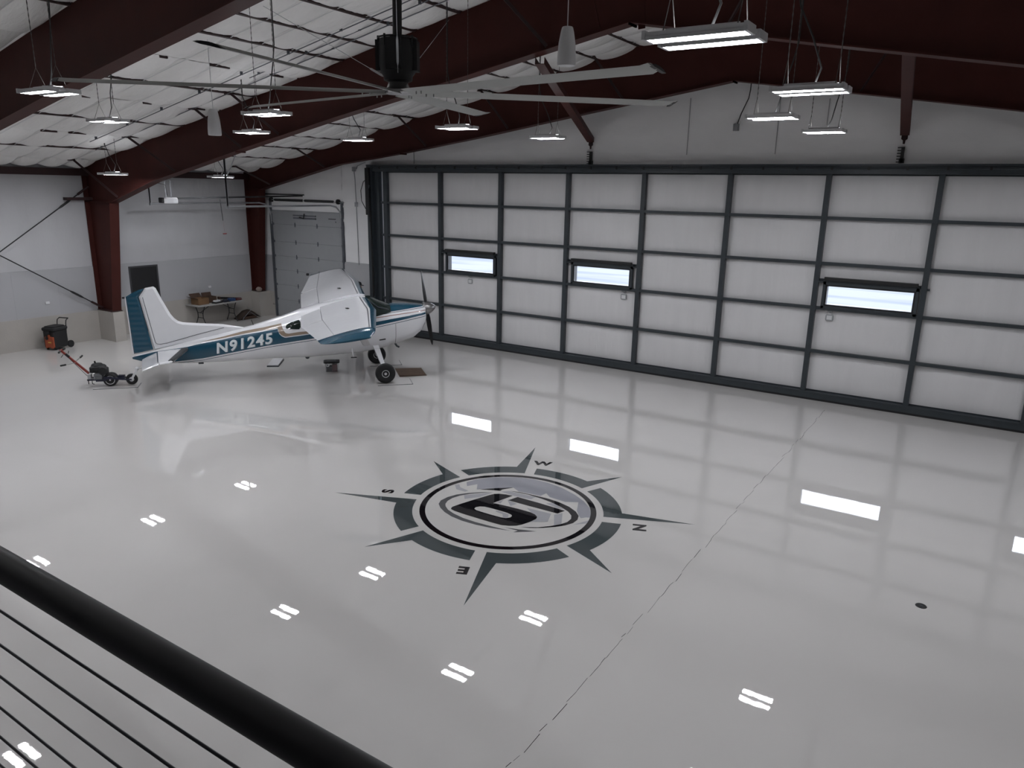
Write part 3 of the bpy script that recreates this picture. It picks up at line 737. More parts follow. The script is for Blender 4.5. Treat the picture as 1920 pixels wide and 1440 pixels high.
for k in range(6):
    a = 2.954+pi+k*pi/3
    src = None
    if k == 0:
        b0 = br.build('blade', M_fan, fan); b0m = br2_.build('blade_tip_cap', M_black, b0)
        mb = MB()
        for xx in (.30, .38):
            mb.tube([(xx, .0, -.03), (xx, .0, .02)], .007, 6)
        mb.build('blade_bolt', M_steel, b0); b = b0
    else:
        b = inst(b0, fan)
        for ch in b0.children: inst(ch, b)
    q = Vector((0, 0, 1)).rotation_difference(Vector((-TX, -TY, 1)).normalized()).to_matrix() @ RZ(a)
    b.rotation_mode = 'QUATERNION'; b.rotation_quaternion = q.to_quaternion()
for (dx, dy, zt) in ((-3.6, 5.55, 7.75), (-4.9, 2.35, 7.5), (2.8, -3.2, 8.0)):
    mb = MB(); a = Vector((dx/6*.32, dy/6*.32, .17)); b = Vector((dx, dy, zt-FZ)); d = b-a; L = d.length
    mb.tube([a, b], .004, 5); p = a+d*(.12/L); mb.tube([p, p+d*(.05/L), p+d*(.38/L), p+d*(.43/L)], [.006, .012, .012, .006], 6); mb.build('guy_wire', M_galv, fan)

# ================================================================ PENDANT SPEAKERS
for i, (x, y, z, lab) in enumerate(((11.60, -9.26, 6.25, 'white tapered pendant speaker hanging above the right fan blades'), (4.17, -9.09, 5.575, 'white tapered pendant speaker hanging before red rafter left of the fan'))):
    if i == 0:
        p0 = empty('pendant_speaker', (x, y, z))
        mb = MB(); mb.lathe([(.112, .0), (.118, .02), (.117, .12), (.105, .27), (.082, .40), (.070, .445), (.060, .455), (.0, .458)], 28); mb.build('shell', M_white, p0)
        mb = MB(); mb.lathe([(.0, .012), (.10, .012), (.112, .002)], 28); mb.build('grille', mat('speaker_grille', (.55, .55, .55), .7), p0); p = p0
    else:
        p = copy_tree(p0); p.location = (x, y, z)
    tag(p, lab, 'speaker', 'pendant speakers')
for p in [o for o in COL.objects if o.type == 'EMPTY' and o.name.startswith('pendant_speaker')]:
    mb = MB(); mb.tube([(0, 0, .45), (0, 0, roof_z(p.location.x)-.03-p.location.z)], .006, 6); mb.build('suspension_cable', M_white, p)

# ================================================================ COMPASS EMBLEM ON THE FLOOR
CX, CY = 10.875, -9.313
em = empty('compass_emblem', (CX, CY, 0), 0, 'dark compass rose emblem with a black 6 painted on the floor', 'emblem')
def flat(name, polys, m, z=.0012, parent=em):
    mb = MB()
    for p in polys: mb.add([(x, y, z) for x, y in p], [list(range(len(p)))])
    o = mb.build(name, m, parent, recalc=False)
    bm = bmesh.new(); bm.from_mesh(o.data); bmesh.ops.triangulate(bm, faces=bm.faces[:])
    for f in bm.faces:
        if f.normal.z < 0: f.normal_flip()
    bm.to_mesh(o.data); bm.free(); return o
def P(r, a): a = radians(a); return (r*cos(a), r*sin(a))
for k in range(8):
    th = 22.6+45*k+(.6 if k in (0, 4) else 0); R_ = 2.80 if k % 2 == 0 else 2.36
    pts = [P(R_, th), P(1.735, th+5.6)]+[P(1.735, th+5.6+(33.2)*q/14) for q in range(1, 15)]+[P(1.455, th+38.0-(38.6)*q/14) for q in range(15)]
    flat('ring_segment', [pts], M_dgray)
mbr = MB(); n = 96
for k in range(n):
    a, b = 360*k/n, 360*(k+1)/n
    mbr.add([(*P(1.262, a), .0014), (*P(1.349, a), .0014), (*P(1.349, b), .0014), (*P(1.262, b), .0014)], [(0, 1, 2, 3)])
mbr.build('black_ring', M_dblack, em)
def text_mesh(s, bold=.0, size=1.0):
    cu = bpy.data.curves.new('glyphs', 'FONT'); cu.body = s; cu.size = size; cu.align_x = 'CENTER'; cu.align_y = 'CENTER'; cu.offset = bold; cu.resolution_u = 4; cu.space_character = 1.0 if len(s) == 1 else 1.16
    ob = bpy.data.objects.new('glyphs', cu); COL.objects.link(ob)
    me = bpy.data.meshes.new_from_object(ob.evaluated_get(bpy.context.evaluated_depsgraph_get()))
    bpy.data.objects.remove(ob); bpy.data.curves.remove(cu); return me
for ch, a in (('W', 105.3), ('N', 15.4), ('E', -73.2), ('S', -163.2)):
    me = text_mesh(ch, .012, .255); me.materials.clear(); me.materials.append(M_dblack)
    o = bpy.data.objects.new('compass_letter', me); COL.objects.link(o); o.parent = em; x, y = P(2.0, a)
    o.location = (x, y, .0014); o.rotation_euler = (0, 0, radians(a-90+7)); o.scale = (1.15, 1, 1)
# traced emblem artwork in floor metres, relative to the centre
ART = {'six': [[(-0.704, -0.513), (-0.718, -0.458), (-0.672, -0.271), (-0.593, -0.02), (-0.509, 0.235), (-0.472, 0.318), (-0.413, 0.37), (-0.307, 0.407), (-0.191, 0.428), (-0.208, 0.355), (-0.244, 0.2), (-0.291, 0.013), (-0.184, 0.03), (-0.016, 0.048), (0.188, 0.062), (0.361, 0.064), (0.464, 0.036), (0.534, -0.018), (0.555, -0.085), (0.536, -0.22), (0.489, -0.36), (0.442, -0.444), (0.353, -0.514), (0.245, -0.555), (0.045, -0.566), (-0.199, -0.568), (-0.45, -0.568), (-0.604, -0.559), (-0.679, -0.539)]], 'hole': [[(-0.403, -0.322), (-0.416, -0.266), (-0.382, -0.211), (-0.317, -0.174), (-0.199, -0.16), (-0.059, -0.156), (0.084, -0.157), (0.175, -0.176), (0.207, -0.207), (0.215, -0.264), (0.174, -0.321), (0.102, -0.343), (-0.067, -0.352), (-0.246, -0.352), (-0.348, -0.348)]], 'holegray': [[(-0.101, -0.194), (-0.047, -0.173), (0.138, -0.194), (0.185, -0.277), (0.167, -0.314), (0.124, -0.328), (0.055, -0.236), (-0.066, -0.225)]], 'bar': [[(-0.155, 0.241), (-0.101, 0.431), (0.276, 0.433), (0.769, 0.413), (0.723, 0.261), (0.214, 0.246)]], 'ovalL': [[(-0.52, 0.361), (-0.678, 0.258), (-0.837, 0.106), (-0.95, -0.054), (-1.004, -0.211), (-1.01, -0.376), (-0.957, -0.496), (-0.847, -0.593), (-0.696, -0.679), (-0.519, -0.741), (-0.3, -0.769), (-0.061, -0.759), (0.155, -0.724), (0.367, -0.662), (0.462, -0.63), (0.326, -0.652), (0.119, -0.672), (-0.112, -0.689), (-0.348, -0.682), (-0.561, -0.638), (-0.708, -0.581), (-0.814, -0.504), (-0.872, -0.435), (-0.912, -0.329), (-0.919, -0.196), (-0.876, -0.049), (-0.789, 0.093), (-0.66, 0.233)]], 'ovalR': [[(-0.347, 0.567), (-0.18, 0.613), (0.061, 0.64), (0.319, 0.66), (0.544, 0.637), (0.748, 0.58), (0.918, 0.484), (1.026, 0.371), (1.074, 0.241), (1.073, 0.107), (1.017, -0.027), (0.924, -0.151), (0.79, -0.284), (0.642, -0.392), (0.51, -0.446), (0.724, -0.311), (0.852, -0.167), (0.939, -0.034), (0.986, 0.086), (0.981, 0.216), (0.927, 0.322), (0.821, 0.416), (0.658, 0.495), (0.466, 0.559), (0.231, 0.598), (-0.013, 0.612), (-0.182, 0.587)]], 'arrowT': [[(-0.763, 0.338), (-0.591, 0.52), (-0.363, 0.717), (-0.467, 0.535), (-0.46, 0.481), (-0.569, 0.432)]], 'arrowB': [[(0.318, -0.589), (0.529, -0.529), (0.773, -0.433), (0.517, -0.651), (0.54, -0.571)]], 'background': [[(-1.125, 0.457), (-1.065, 0.636), (-0.928, 0.839), (-0.739, 1.001), (-0.528, 1.13), (-0.286, 1.208), (-0.01, 1.223), (0.3, 1.165), (0.603, 1.04), (0.833, 0.901), (1.027, 0.725), (1.139, 0.555), (1.196, 0.421), (1.136, 0.386), (1.089, 0.32), (1.018, 0.386), (0.914, 0.524), (0.784, 0.816), (0.61, 0.706), (0.316, 0.727), (0.197, 0.823), (0.172, 0.682), (-0.04, 0.655), (-0.21, 0.63), (-0.367, 0.715), (-0.593, 0.524), (-0.764, 0.353), (-0.806, 0.303), (-0.925, 0.488), (-1.018, 0.325)]], 'shards': [[(-1.21, 0.249), (-1.169, 0.314), (-1.075, 0.22), (-0.885, 0.184), (-0.906, 0.12), (-1.08, 0.118)], [(-0.837, 0.002), (-0.52, 0.347), (-0.591, 0.083), (-0.741, -0.116)], [(-0.434, 0.456), (-0.346, 0.552), (0.132, 0.597), (0.123, 0.479), (-0.16, 0.437)], [(0.237, 0.166), (0.648, 0.2), (0.747, -0.071), (0.538, -0.222), (0.538, -0.015), (0.35, 0.082)], [(0.701, 0.196), (0.777, 0.32), (0.945, -0.01), (0.88, -0.116)], [(0.391, 0.478), (0.463, 0.565), (0.732, 0.456), (0.627, 0.429)], [(-0.175, 0.249), (0.033, 0.207), (-0.009, 0.079)], [(-0.256, 0.082), (-0.221, 0.208), (-0.186, 0.074)], [(1.099, 0.058), (1.22, 0.324), (1.243, 0.211)]]}
for nm, part, m, z in (('background', 'ridge_backdrop', M_dblue, .0010), ('shards', 'ridge_shard', M_dshard, .0013), ('ovalL', 'oval_swoosh', M_doval, .0016), ('ovalR', 'oval_swoosh', M_dblack, .0016), ('arrowT', 'oval_arrow', M_dblack, .0018), ('arrowB', 'oval_arrow', M_doval, .0018), ('six', 'numeral_six', M_dblack, .0020), ('bar', 'slanted_bar', M_dblack, .0020), ('hole', 'numeral_counter', M_floor, .0022), ('holegray', 'ridge_shard', M_dshard, .0024)):
    for poly in ART[nm]: flat(part, [poly], m, z)

# floor drain cap
fd = empty('floor_drain', (16.443, -8.79, 0), 0, 'small round black drain cap set in the floor at right', 'drain')
mb = MB(); mb.lathe([(.0, .004), (.045, .004), (.05, .006), (.06, .005), (.064, .0)], 24); mb.build('cap', M_black, fd)
mb = MB(); mb.lathe([(.018, .0045), (.018, .0075), (.0, .008)], 12); mb.build('cap_screw', M_char, fd)

# ================================================================ AIRPLANE
PX0, PY0 = 3.535, -4.134
PRZ = radians(48.656)
ap = empty('airplane', (PX0, PY0, .005), PRZ, 'white and teal high-wing tailwheel airplane with N91245 on its side', 'airplane')
S_ZT = ([-5.9, -5.41, -4.7, -3.8, -3.12, -2.42, -2.0, -1.5, -.9, -.42, -.25, -.1, .12, .6, 1.0, 1.1], [.70, .82, 1.0, 1.20, 1.36, 1.57, 1.72, 1.85, 1.955, 2.02, 2.0, 1.92, 1.82, 1.81, 1.785, 1.75])
S_ZB = ([-5.9, -5.67, -5.3, -4.7, -3.8, -2.74, -1.85, -.57, -.19, .42, .8, 1.0, 1.1], [.62, .55, .50, .475, .48, .52, .53, .60, .66, .80, .93, 1.10, 1.27])
S_HW = ([-5.9, -5.75, -5.4, -4.7, -3.8, -2.8, -1.9, -1.2, -.3, .1, .5, 1.0, 1.1], [.02, .04, .09, .17, .27, .41, .51, .54, .54, .52, .48, .38, .32])
def fus_w(s, z):
    zt, zb, hw = interp(s, *S_ZT), interp(s, *S_ZB), interp(s, *S_HW)
    t = min(max((z-zb)/max(zt-zb, 1e-4), 0), 1); p = 3.2 if -2.2 < s < .2 else (2.6 if s > .2 else 2.5)
    return hw*max(0, 1-abs(2*t-1)**p)**(1/p)
def curve_node(nt, pts, s_sock):
    n = nd(nt, 'ShaderNodeFloatCurve'); c = n.mapping.curves[0]
    P_ = [((s+6)/7.5, z/2.5) for s, z in pts]
    while len(c.points) < len(P_): c.points.new(.5, .5)
    for q, (a, b) in zip(c.points, P_): q.location = (a, b); q.handle_type = 'VECTOR'
    n.mapping.update(); nt.links.new(s_sock, n.inputs['Value'])
    return n.outputs[0]
def fus_mat():
    m = bpy.data.materials.new('fuselage_paint'); m.use_nodes = True; nt = m.node_tree; b = nt.nodes['Principled BSDF']
    b.inputs['Roughness'].default_value = .25; b.inputs['Coat Weight'].default_value = .4
    tc = nd(nt, 'ShaderNodeTexCoord'); sp = nd(nt, 'ShaderNodeSeparateXYZ'); nt.links.new(tc.outputs['Object'], sp.inputs[0])
    def ma(op, a, b_=None, c=None):
        n = nd(nt, 'ShaderNodeMath', operation=op)
        for i, v in enumerate((a, b_, c)):
            if v is None: continue
            if isinstance(v, (int, float)): n.inputs[i].default_value = v
            else: nt.links.new(v, n.inputs[i])
        return n.outputs[0]
    s0 = sp.outputs[0]; sn = ma('MULTIPLY', ma('ADD', s0, 6), 1/7.5); zn = ma('MULTIPLY', sp.outputs[2], 1/2.5)
    T = curve_node(nt, [(-6, .65), (-5.9, .67), (-5.4, .79), (-4.65, .90), (-4.29, .99), (-3.83, 1.07), (-3.36, 1.17), (-2.89, 1.25), (-2.54, 1.315), (-2.515, 1.20), (-2.46, 1.14), (-2.38, 1.10), (-2.06, 1.14), (-1.6, 1.2), (-.19, 1.44), (1.06, 1.61), (1.5, 1.68)], sn)
    A = curve_node(nt, [(-6, .3), (-5.2, .5), (-4.96, .54), (-4.32, .61), (-3.51, .77), (-2.8, .91), (-2.07, 1.02), (-1.57, 1.09), (-.2, 1.34), (1.06, 1.56), (1.5, 1.62)], sn)
    U = curve_node(nt, [(-6, .65), (-4.7, .89), (-4.29, 1.02), (-3.82, 1.13), (-3.36, 1.25), (-2.89, 1.34), (-2.45, 1.44), (-2.42, 1.30), (-2.36, 1.21), (-2.29, 1.2), (-2.05, 1.24), (-1.5, 1.28), (-1.2, 1.27), (1.5, 1.3)], sn)
    K = curve_node(nt, [(-6, 1.0), (-.6, 1.475), (-.19, 1.54), (1.03, 1.66), (1.5, 1.7)], sn)
    E_ = curve_node(nt, [(-6, 1.0), (-.24, 1.62), (.99, 1.75), (1.5, 1.8)], sn)
    N_ = curve_node(nt, [(-6, .7), (-4.7, 1.02), (-4.28, 1.13), (-3.28, 1.40), (1.5, 2.4)], sn)
    def gt(a, b_): return ma('GREATER_THAN', a, b_)
    def lt(a, b_): return ma('LESS_THAN', a, b_)
    def mul(*v):
        r = v[0]
        for q in v[1:]: r = ma('MULTIPLY', r, q)
        return r
    k = 1/2.5
    teal = mul(gt(zn, A), lt(zn, T))
    beige = mul(gt(zn, ma('ADD', T, .022*k)), lt(zn, U))
    pin = mul(gt(zn, ma('SUBTRACT', A, .050*k)), lt(zn, ma('SUBTRACT', A, .036*k)), gt(s0, -4.9))
    kl = mul(lt(ma('ABSOLUTE', ma('SUBTRACT', zn, K)), .009*k), gt(s0, -.7))
    up_ = mul(lt(ma('ABSOLUTE', ma('SUBTRACT', zn, N_)), .009*k), lt(s0, -3.28), gt(s0, -4.9))
    cowl = mul(gt(zn, E_), gt(s0, -.3))
    cpin = mul(gt(zn, ma('SUBTRACT', E_, .03*k)), lt(zn, ma('SUBTRACT', E_, .018*k)), gt(s0, -.3))
    seam = mul(lt(ma('ABSOLUTE', ma('SUBTRACT', s0, .31)), .006), lt(zn, ma('SUBTRACT', A, .06*k)))
    cur = None; base = (.68, .68, .70, 1)
    for msk, colr in ((beige, (.26, .20, .15, 1)), (teal, (.006, .055, .095, 1)), (cowl, (.006, .055, .095, 1)), (pin, (.01, .04, .07, 1)), (up_, (.012, .02, .03, 1)), (kl, (.25, .12, .09, 1)), (cpin, (.02, .04, .06, 1)), (seam, (.12, .12, .12, 1))):
        mx = nd(nt, 'ShaderNodeMix', data_type='RGBA'); nt.links.new(msk, mx.inputs[0])
        if cur is None: mx.inputs[6].default_value = base
        else: nt.links.new(cur, mx.inputs[6])
        mx.inputs[7].default_value = colr; cur = mx.outputs[2]
    nt.links.new(cur, b.inputs['Base Color']); return m
M_fus = fus_mat()
stn = sorted(set([-5.9, -5.75, -5.67, -5.41, -5.3, -5.0, -4.7, -4.4, -4.1, -3.8, -3.5, -3.12, -2.8, -2.6, -2.42, -2.2, -2.0, -1.85, -1.7, -1.5, -1.2, -.9, -.6, -.42, -.33, -.25, -.17, -.1, 0, .12, .2, .42, .6, .8, .9, 1.0, 1.06, 1.1]))
NL = 18
def ring_at(s, grow=0.0):
    zt, zb = interp(s, *S_ZT), interp(s, *S_ZB); pts = []
    for k in range(NL+1):
        t = .5-.5*cos(pi*k/NL); z = zb+(zt-zb)*t; pts.append((s, -(fus_w(s, z)+grow*sin(pi*t)), z))
    return pts+[(s, -p[1], p[2]) for p in reversed(pts[1:-1])]
mb = MB(); mb.loft([ring_at(s) for s in stn]); fus = mb.build('fuselage', M_fus, ap)
mb = MB(); mb.loft([[(1.1, .93*y, 1.51+.93*(z-1.51)) for _, y, z in ring_at(1.1)], [(1.13, .75*y, 1.53+.8*(z-1.51)) for _, y, z in ring_at(1.1)]]); mb.build('nose_bowl', M_pwhite, ap)
for sy in (-1, 1):
    mb = MB(); mb.lathe([(.0, 0), (.085, 0), (.085, .012), (.0, .012)], 14, Matrix.Translation((1.125, sy*.17, 1.60)) @ Matrix.Rotation(pi/2, 4, 'Y')); mb.build('cooling_inlet', M_black, ap)
def patch(name, s0, s1, zlo, zhi, m, par=ap, side=(-1, 1), g=.005, ns=10, nz=6):
    for sd_ in side:
        vs = []; fs = []
        for i in range(ns+1):
            s = s0+(s1-s0)*i/ns; a, b = zlo(s), zhi(s)
            for j in range(nz+1):
                z = a+(b-a)*j/nz; vs.append((s, sd_*(fus_w(s, z)+g), z))
        for i in range(ns):
            for j in range(nz): k = i*(nz+1)+j; fs.append((k, k+1, k+nz+2, k+nz+1))
        n = len(vs)
        mb = MB(); mb.add(vs, fs, 0, True); mb.build(name, m, par)
def rr_(s, s0, s1, lo, hi, r=.06):
    # rounded window outline
    e = min(s-s0, s1-s); k = max(0, 1-e/r); d = r*(1-sqrt(max(0, 1-k*k))); return lo+d, hi-d
topw = lambda s: interp(s, [-2.35, -2.2, -2.02], [1.40, 1.48, 1.54])
patch('rear_window', -2.36, -2.0, lambda s: rr_(s, -2.36, -2.0, 1.31, topw(s), .05)[0], lambda s: max(rr_(s, -2.36, -2.0, 1.31, topw(s), .05)[1], 1.33), M_canopy)
patch('door_window', -1.80, -.52, lambda s: rr_(s, -1.8, -.52, 1.38, 1.8, .05)[0], lambda s: rr_(s, -1.8, -.52, 1.38, interp(s, [-1.8, -.5], [1.68, 1.86]), .05)[1], M_canopy)
# windshield wraps over the top
vs = []; fs = []; ns, nz = 12, 20
for i in range(ns+1):
    s = -.40+.60*i/ns; zt = interp(s, *S_ZT); zl = interp(s, [-.40, -.2, .20], [1.52, 1.56, 1.66]); ring = []
    for j in range(nz+1):
        a = -1+2*j/nz; t = 1-abs(a)**1.5; z = zl+(zt-zl)*(1-abs(a)**2.2); y = (fus_w(s, min(z, zt-1e-4))+.006)*(1 if a > 0 else -1) if abs(a) > .02 else 0
        vs.append((s, y, z+.006))
for i in range(ns):
    for j in range(nz): k = i*(nz+1)+j; fs.append((k, k+1, k+nz+2, k+nz+1))
mb = MB(); mb.add(vs, fs, 0, True); ws = mb.build('windshield', M_canopy, ap)
mb = MB()
for sy in (-1, 1): mb.tube([(-.38, sy*.42, 2.0), (-.12, sy*.47, 1.80), (.16, sy*.40, 1.72)], .016, 6)
mb.build('windshield_post', M_pdark, ws)
# registration letters on the right side
def wrap_text(body, bold, dx, m, g):
    me = text_mesh(body, bold, 1.0); xs = [v.co.x for v in me.vertices]; ys = [v.co.y for v in me.vertices]
    x0, x1, y0, y1 = min(xs), max(xs), min(ys), max(ys)
    bm = bmesh.new(); bm.from_mesh(me); bmesh.ops.subdivide_edges(bm, edges=bm.edges[:], cuts=1); bm.to_mesh(me); bm.free()
    for v in me.vertices:
        u = (v.co.x-x0)/(x1-x0); w = (v.co.y-y0)/(y1-y0)
        s = -3.99+u*1.30+w*.02+dx; z = .715+u*.245+w*.275-dx*.4
        v.co = (s, -(fus_w(s, z)+g), z)
    me.materials.clear(); me.materials.append(m)
    o = bpy.data.objects.new('registration_number', me); COL.objects.link(o); o.parent = ap; return o
REG = 'N 9 1 2 4 5'
REG = 'N91245'
wrap_text(REG, .03, .018, mat('letter_shadow', (.10, .13, .15), .4), .003)
tag(wrap_text(REG, .03, 0, mat('letter_paint', (.62, .66, .68), .35), .006), 'white registration letters N91245')
# fin, dorsal fin and rudder
def slab(poly, th, inset, m_, name, par=ap, y0=0.0, edge=.006, mi=0):
    n = len(poly); cx_, cz_ = sum(p[0] for p in poly)/n, sum(p[1] for p in poly)/n; inner = []
    area = sum(poly[i][0]*poly[(i+1) % n][1]-poly[(i+1) % n][0]*poly[i][1] for i in range(n)); sg = 1 if area > 0 else -1
    for i in range(n):
        p0, p1, p2 = Vector(poly[i-1]), Vector(poly[i]), Vector(poly[(i+1) % n])
        d1 = (p1-p0).normalized(); d2 = (p2-p1).normalized(); nn = (Vector((-d1.y, d1.x))+Vector((-d2.y, d2.x)))*sg
        nn = nn.normalized() if nn.length > 1e-3 else Vector((0, 0)); inner.append(p1+nn*inset)
    vs = [(p[0], y0+e, p[1]) for e in (-edge, edge) for p in poly]+[(p[0], y0+e, p[1]) for e in (-th, th) for p in inner]
    fs = [(i, (i+1) % n, n+(i+1) % n, n+i) for i in range(n)]+[(i, (i+1) % n, 2*n+(i+1) % n, 2*n+i) for i in range(n)]+[(n+i, n+(i+1) % n, 3*n+(i+1) % n, 3*n+i) for i in range(n)]
    fs += [tuple(2*n+i for i in range(n)), tuple(3*n+i for i in range(n))]
    mb = MB(); mb.add(vs, fs, mi); o = mb.build(name, m_, par)
    return o
fin = slab([(-3.30, 1.30), (-3.81, 1.40), (-4.50, 1.455), (-4.72, 1.475), (-4.82, 1.51), (-4.90, 1.58), (-4.97, 1.68), (-5.13, 2.04), (-5.24, 2.31), (-5.29, 2.345), (-5.47, 2.31), (-5.62, 2.10), (-5.41, .82), (-4.7, .95), (-4.0, 1.10)], .045, .05, M_pwhite, 'vertical_fin')
mb = MB(); pp = [(-5.53, 2.10), (-5.52, 2.02), (-5.36, 1.02), (-5.33, .98), (-5.26, .965), (-5.1, .99), (-4.4, 1.18), (-3.8, 1.325)]
mb.tube([(s, -.048, z) for s, z in pp], .006, 5); mb.build('pinstripe', M_pdark, fin)
M_rud = mat('ribbed_teal_paint', (.006, .055, .095), .25, coat=.5)
_nt = M_rud.node_tree; _w = nd(_nt, 'ShaderNodeTexWave', bands_direction='Z'); _w.inputs['Scale'].default_value = 2.6; _w.inputs['Distortion'].default_value = .6
_tc = nd(_nt, 'ShaderNodeTexCoord'); _nt.links.new(_tc.outputs['Object'], _w.inputs['Vector']); _bp = nd(_nt, 'ShaderNodeBump'); _bp.inputs['Distance'].default_value = .006
_nt.links.new(_w.outputs[0], _bp.inputs['Height']); _nt.links.new(_bp.outputs[0], _nt.nodes['Principled BSDF'].inputs['Normal'])
rud = slab([(-5.635, 2.10), (-5.49, 2.30), (-5.62, 2.265), (-5.76, 2.20), (-5.90, 2.11), (-5.86, .745), (-5.43, .835)], .035, .04, M_rud, 'rudder')
slab([(-5.90, 2.11), (-5.925, 2.10), (-5.885, .735), (-5.86, .745)], .008, .004, M_pwhite, 'trailing_strip', rud)
mb = MB(); mb.rbox((-5.95, 0, 2.09), (.06, .03, .04), .01); mb.build('tail_light', M_black, rud)
# tailplane
def plan(poly, zf, th, name, m_, inset=.04, par=ap):
    n = len(poly); inner = []; c = Vector((sum(p[0] for p in poly)/n, sum(p[1] for p in poly)/n))
    for p in poly: q = Vector(p); d = (c-q); inner.append(q+d.normalized()*inset)
    vs = [(p[0], p[1], zf(*p)+e) for e in (-.006, .006) for p in poly]+[(p[0], p[1], zf(*p)+e) for e in (-th, th) for p in inner]
    fs = [(i, (i+1) % n, n+(i+1) % n, n+i) for i in range(n)]+[(i, (i+1) % n, 2*n+(i+1) % n, 2*n+i) for i in range(n)]+[(n+i, n+(i+1) % n, 3*n+(i+1) % n, 3*n+i) for i in range(n)]+[tuple(2*n+i for i in range(n)), tuple(3*n+i for i in range(n))]
    mb = MB(); mb.add(vs, fs); return mb.build(name, m_, par)
for sd_ in (-1, 1):
    zf = lambda s, y: .845+(s+4.65)*.11+abs(y)*.015
    st = plan([(-4.63, sd_*.10), (-4.76, sd_*1.50), (-4.84, sd_*1.62), (-5.03, sd_*1.64), (-5.08, sd_*1.52), (-5.33, sd_*.08)], zf, .03, 'horizontal_stabilizer', M_pwhite)
    mb = MB(); mb.loft([[(-4.625, sd_*.14, .85), (-4.65, sd_*.14, .886), (-4.77, sd_*.14, .874), (-4.77, sd_*.14, .80), (-4.65, sd_*.14, .81)], [(-4.755, sd_*1.52, .865), (-4.775, sd_*1.52, .895), (-4.87, sd_*1.52, .885), (-4.87, sd_*1.52, .82), (-4.775, sd_*1.52, .83)]]); mb.build('leading_edge_boot', mat('dark_boot', (.03, .032, .035), .6), st)
    ze = lambda s, y: zf(interp(abs(y), [.1, 1.6], [-5.33, -5.07]), y)+min(0, (s-interp(abs(y), [.1, 1.6], [-5.33, -5.07])))*.42
    plan([(-5.345, sd_*.10), (-5.095, sd_*1.50), (-5.04, sd_*1.53), (-5.05, sd_*1.66), (-5.40, sd_*1.64), (-5.66, sd_*.22), (-5.56, sd_*.12)], ze, .018, 'elevator', M_pwhite, .03)
# wings
def naca(x, t=.10, m_=.012, p=.4):
    yt = 5*t*(.2969*sqrt(x)-.126*x-.3516*x*x+.2843*x**3-.1015*x**4)
    yc = m_/p**2*(2*p*x-x*x) if x < p else m_/(1-p)**2*((1-2*p)+2*p*x-x*x)
    return yc+yt, yc-yt
WST = ([.30, .60, 2.62, 2.66, 5.15, 5.30, 5.40, 5.46], [-.36, -.36, -.365, -.367, -.61, -.63, -.66, -.74], [2.00, 2.005, 2.075, 2.076, 2.14, 2.145, 2.14, 2.12], [-1.97, -1.97, -1.97, -1.965, -1.68, -1.67, -1.66, -1.64], [1.655, 1.66, 1.74, 1.742, 1.945, 1.95, 1.955, 1.96])
def wing_pt(w, x, upper, sgn, tk=1.0):
    sl, zl, st_, zt_ = (interp(w, WST[0], WST[i]) for i in (1, 2, 3, 4))
    c = sl-st_; yu, yl = naca(x, .10*tk); h = (yu if upper else yl)*c
    return (sl+(st_-sl)*x, sgn*w, zl+(zt_-zl)*x+h)
def wz(p, dz): return (p[0], p[1], p[2]+dz)
UF = [.72, .5, .3, .2, .125, .11, .085, .05, .02, .005, 0]
LF = [.005, .02, .05, .1, .3, .5, .72]
WM = [M_pwhite, M_teal, M_pdark]
mis = [0, 0, 0, 0, 2, 0, 1, 1, 1, 1, 1, 1, 1, 0, 0, 0, 0, 0]
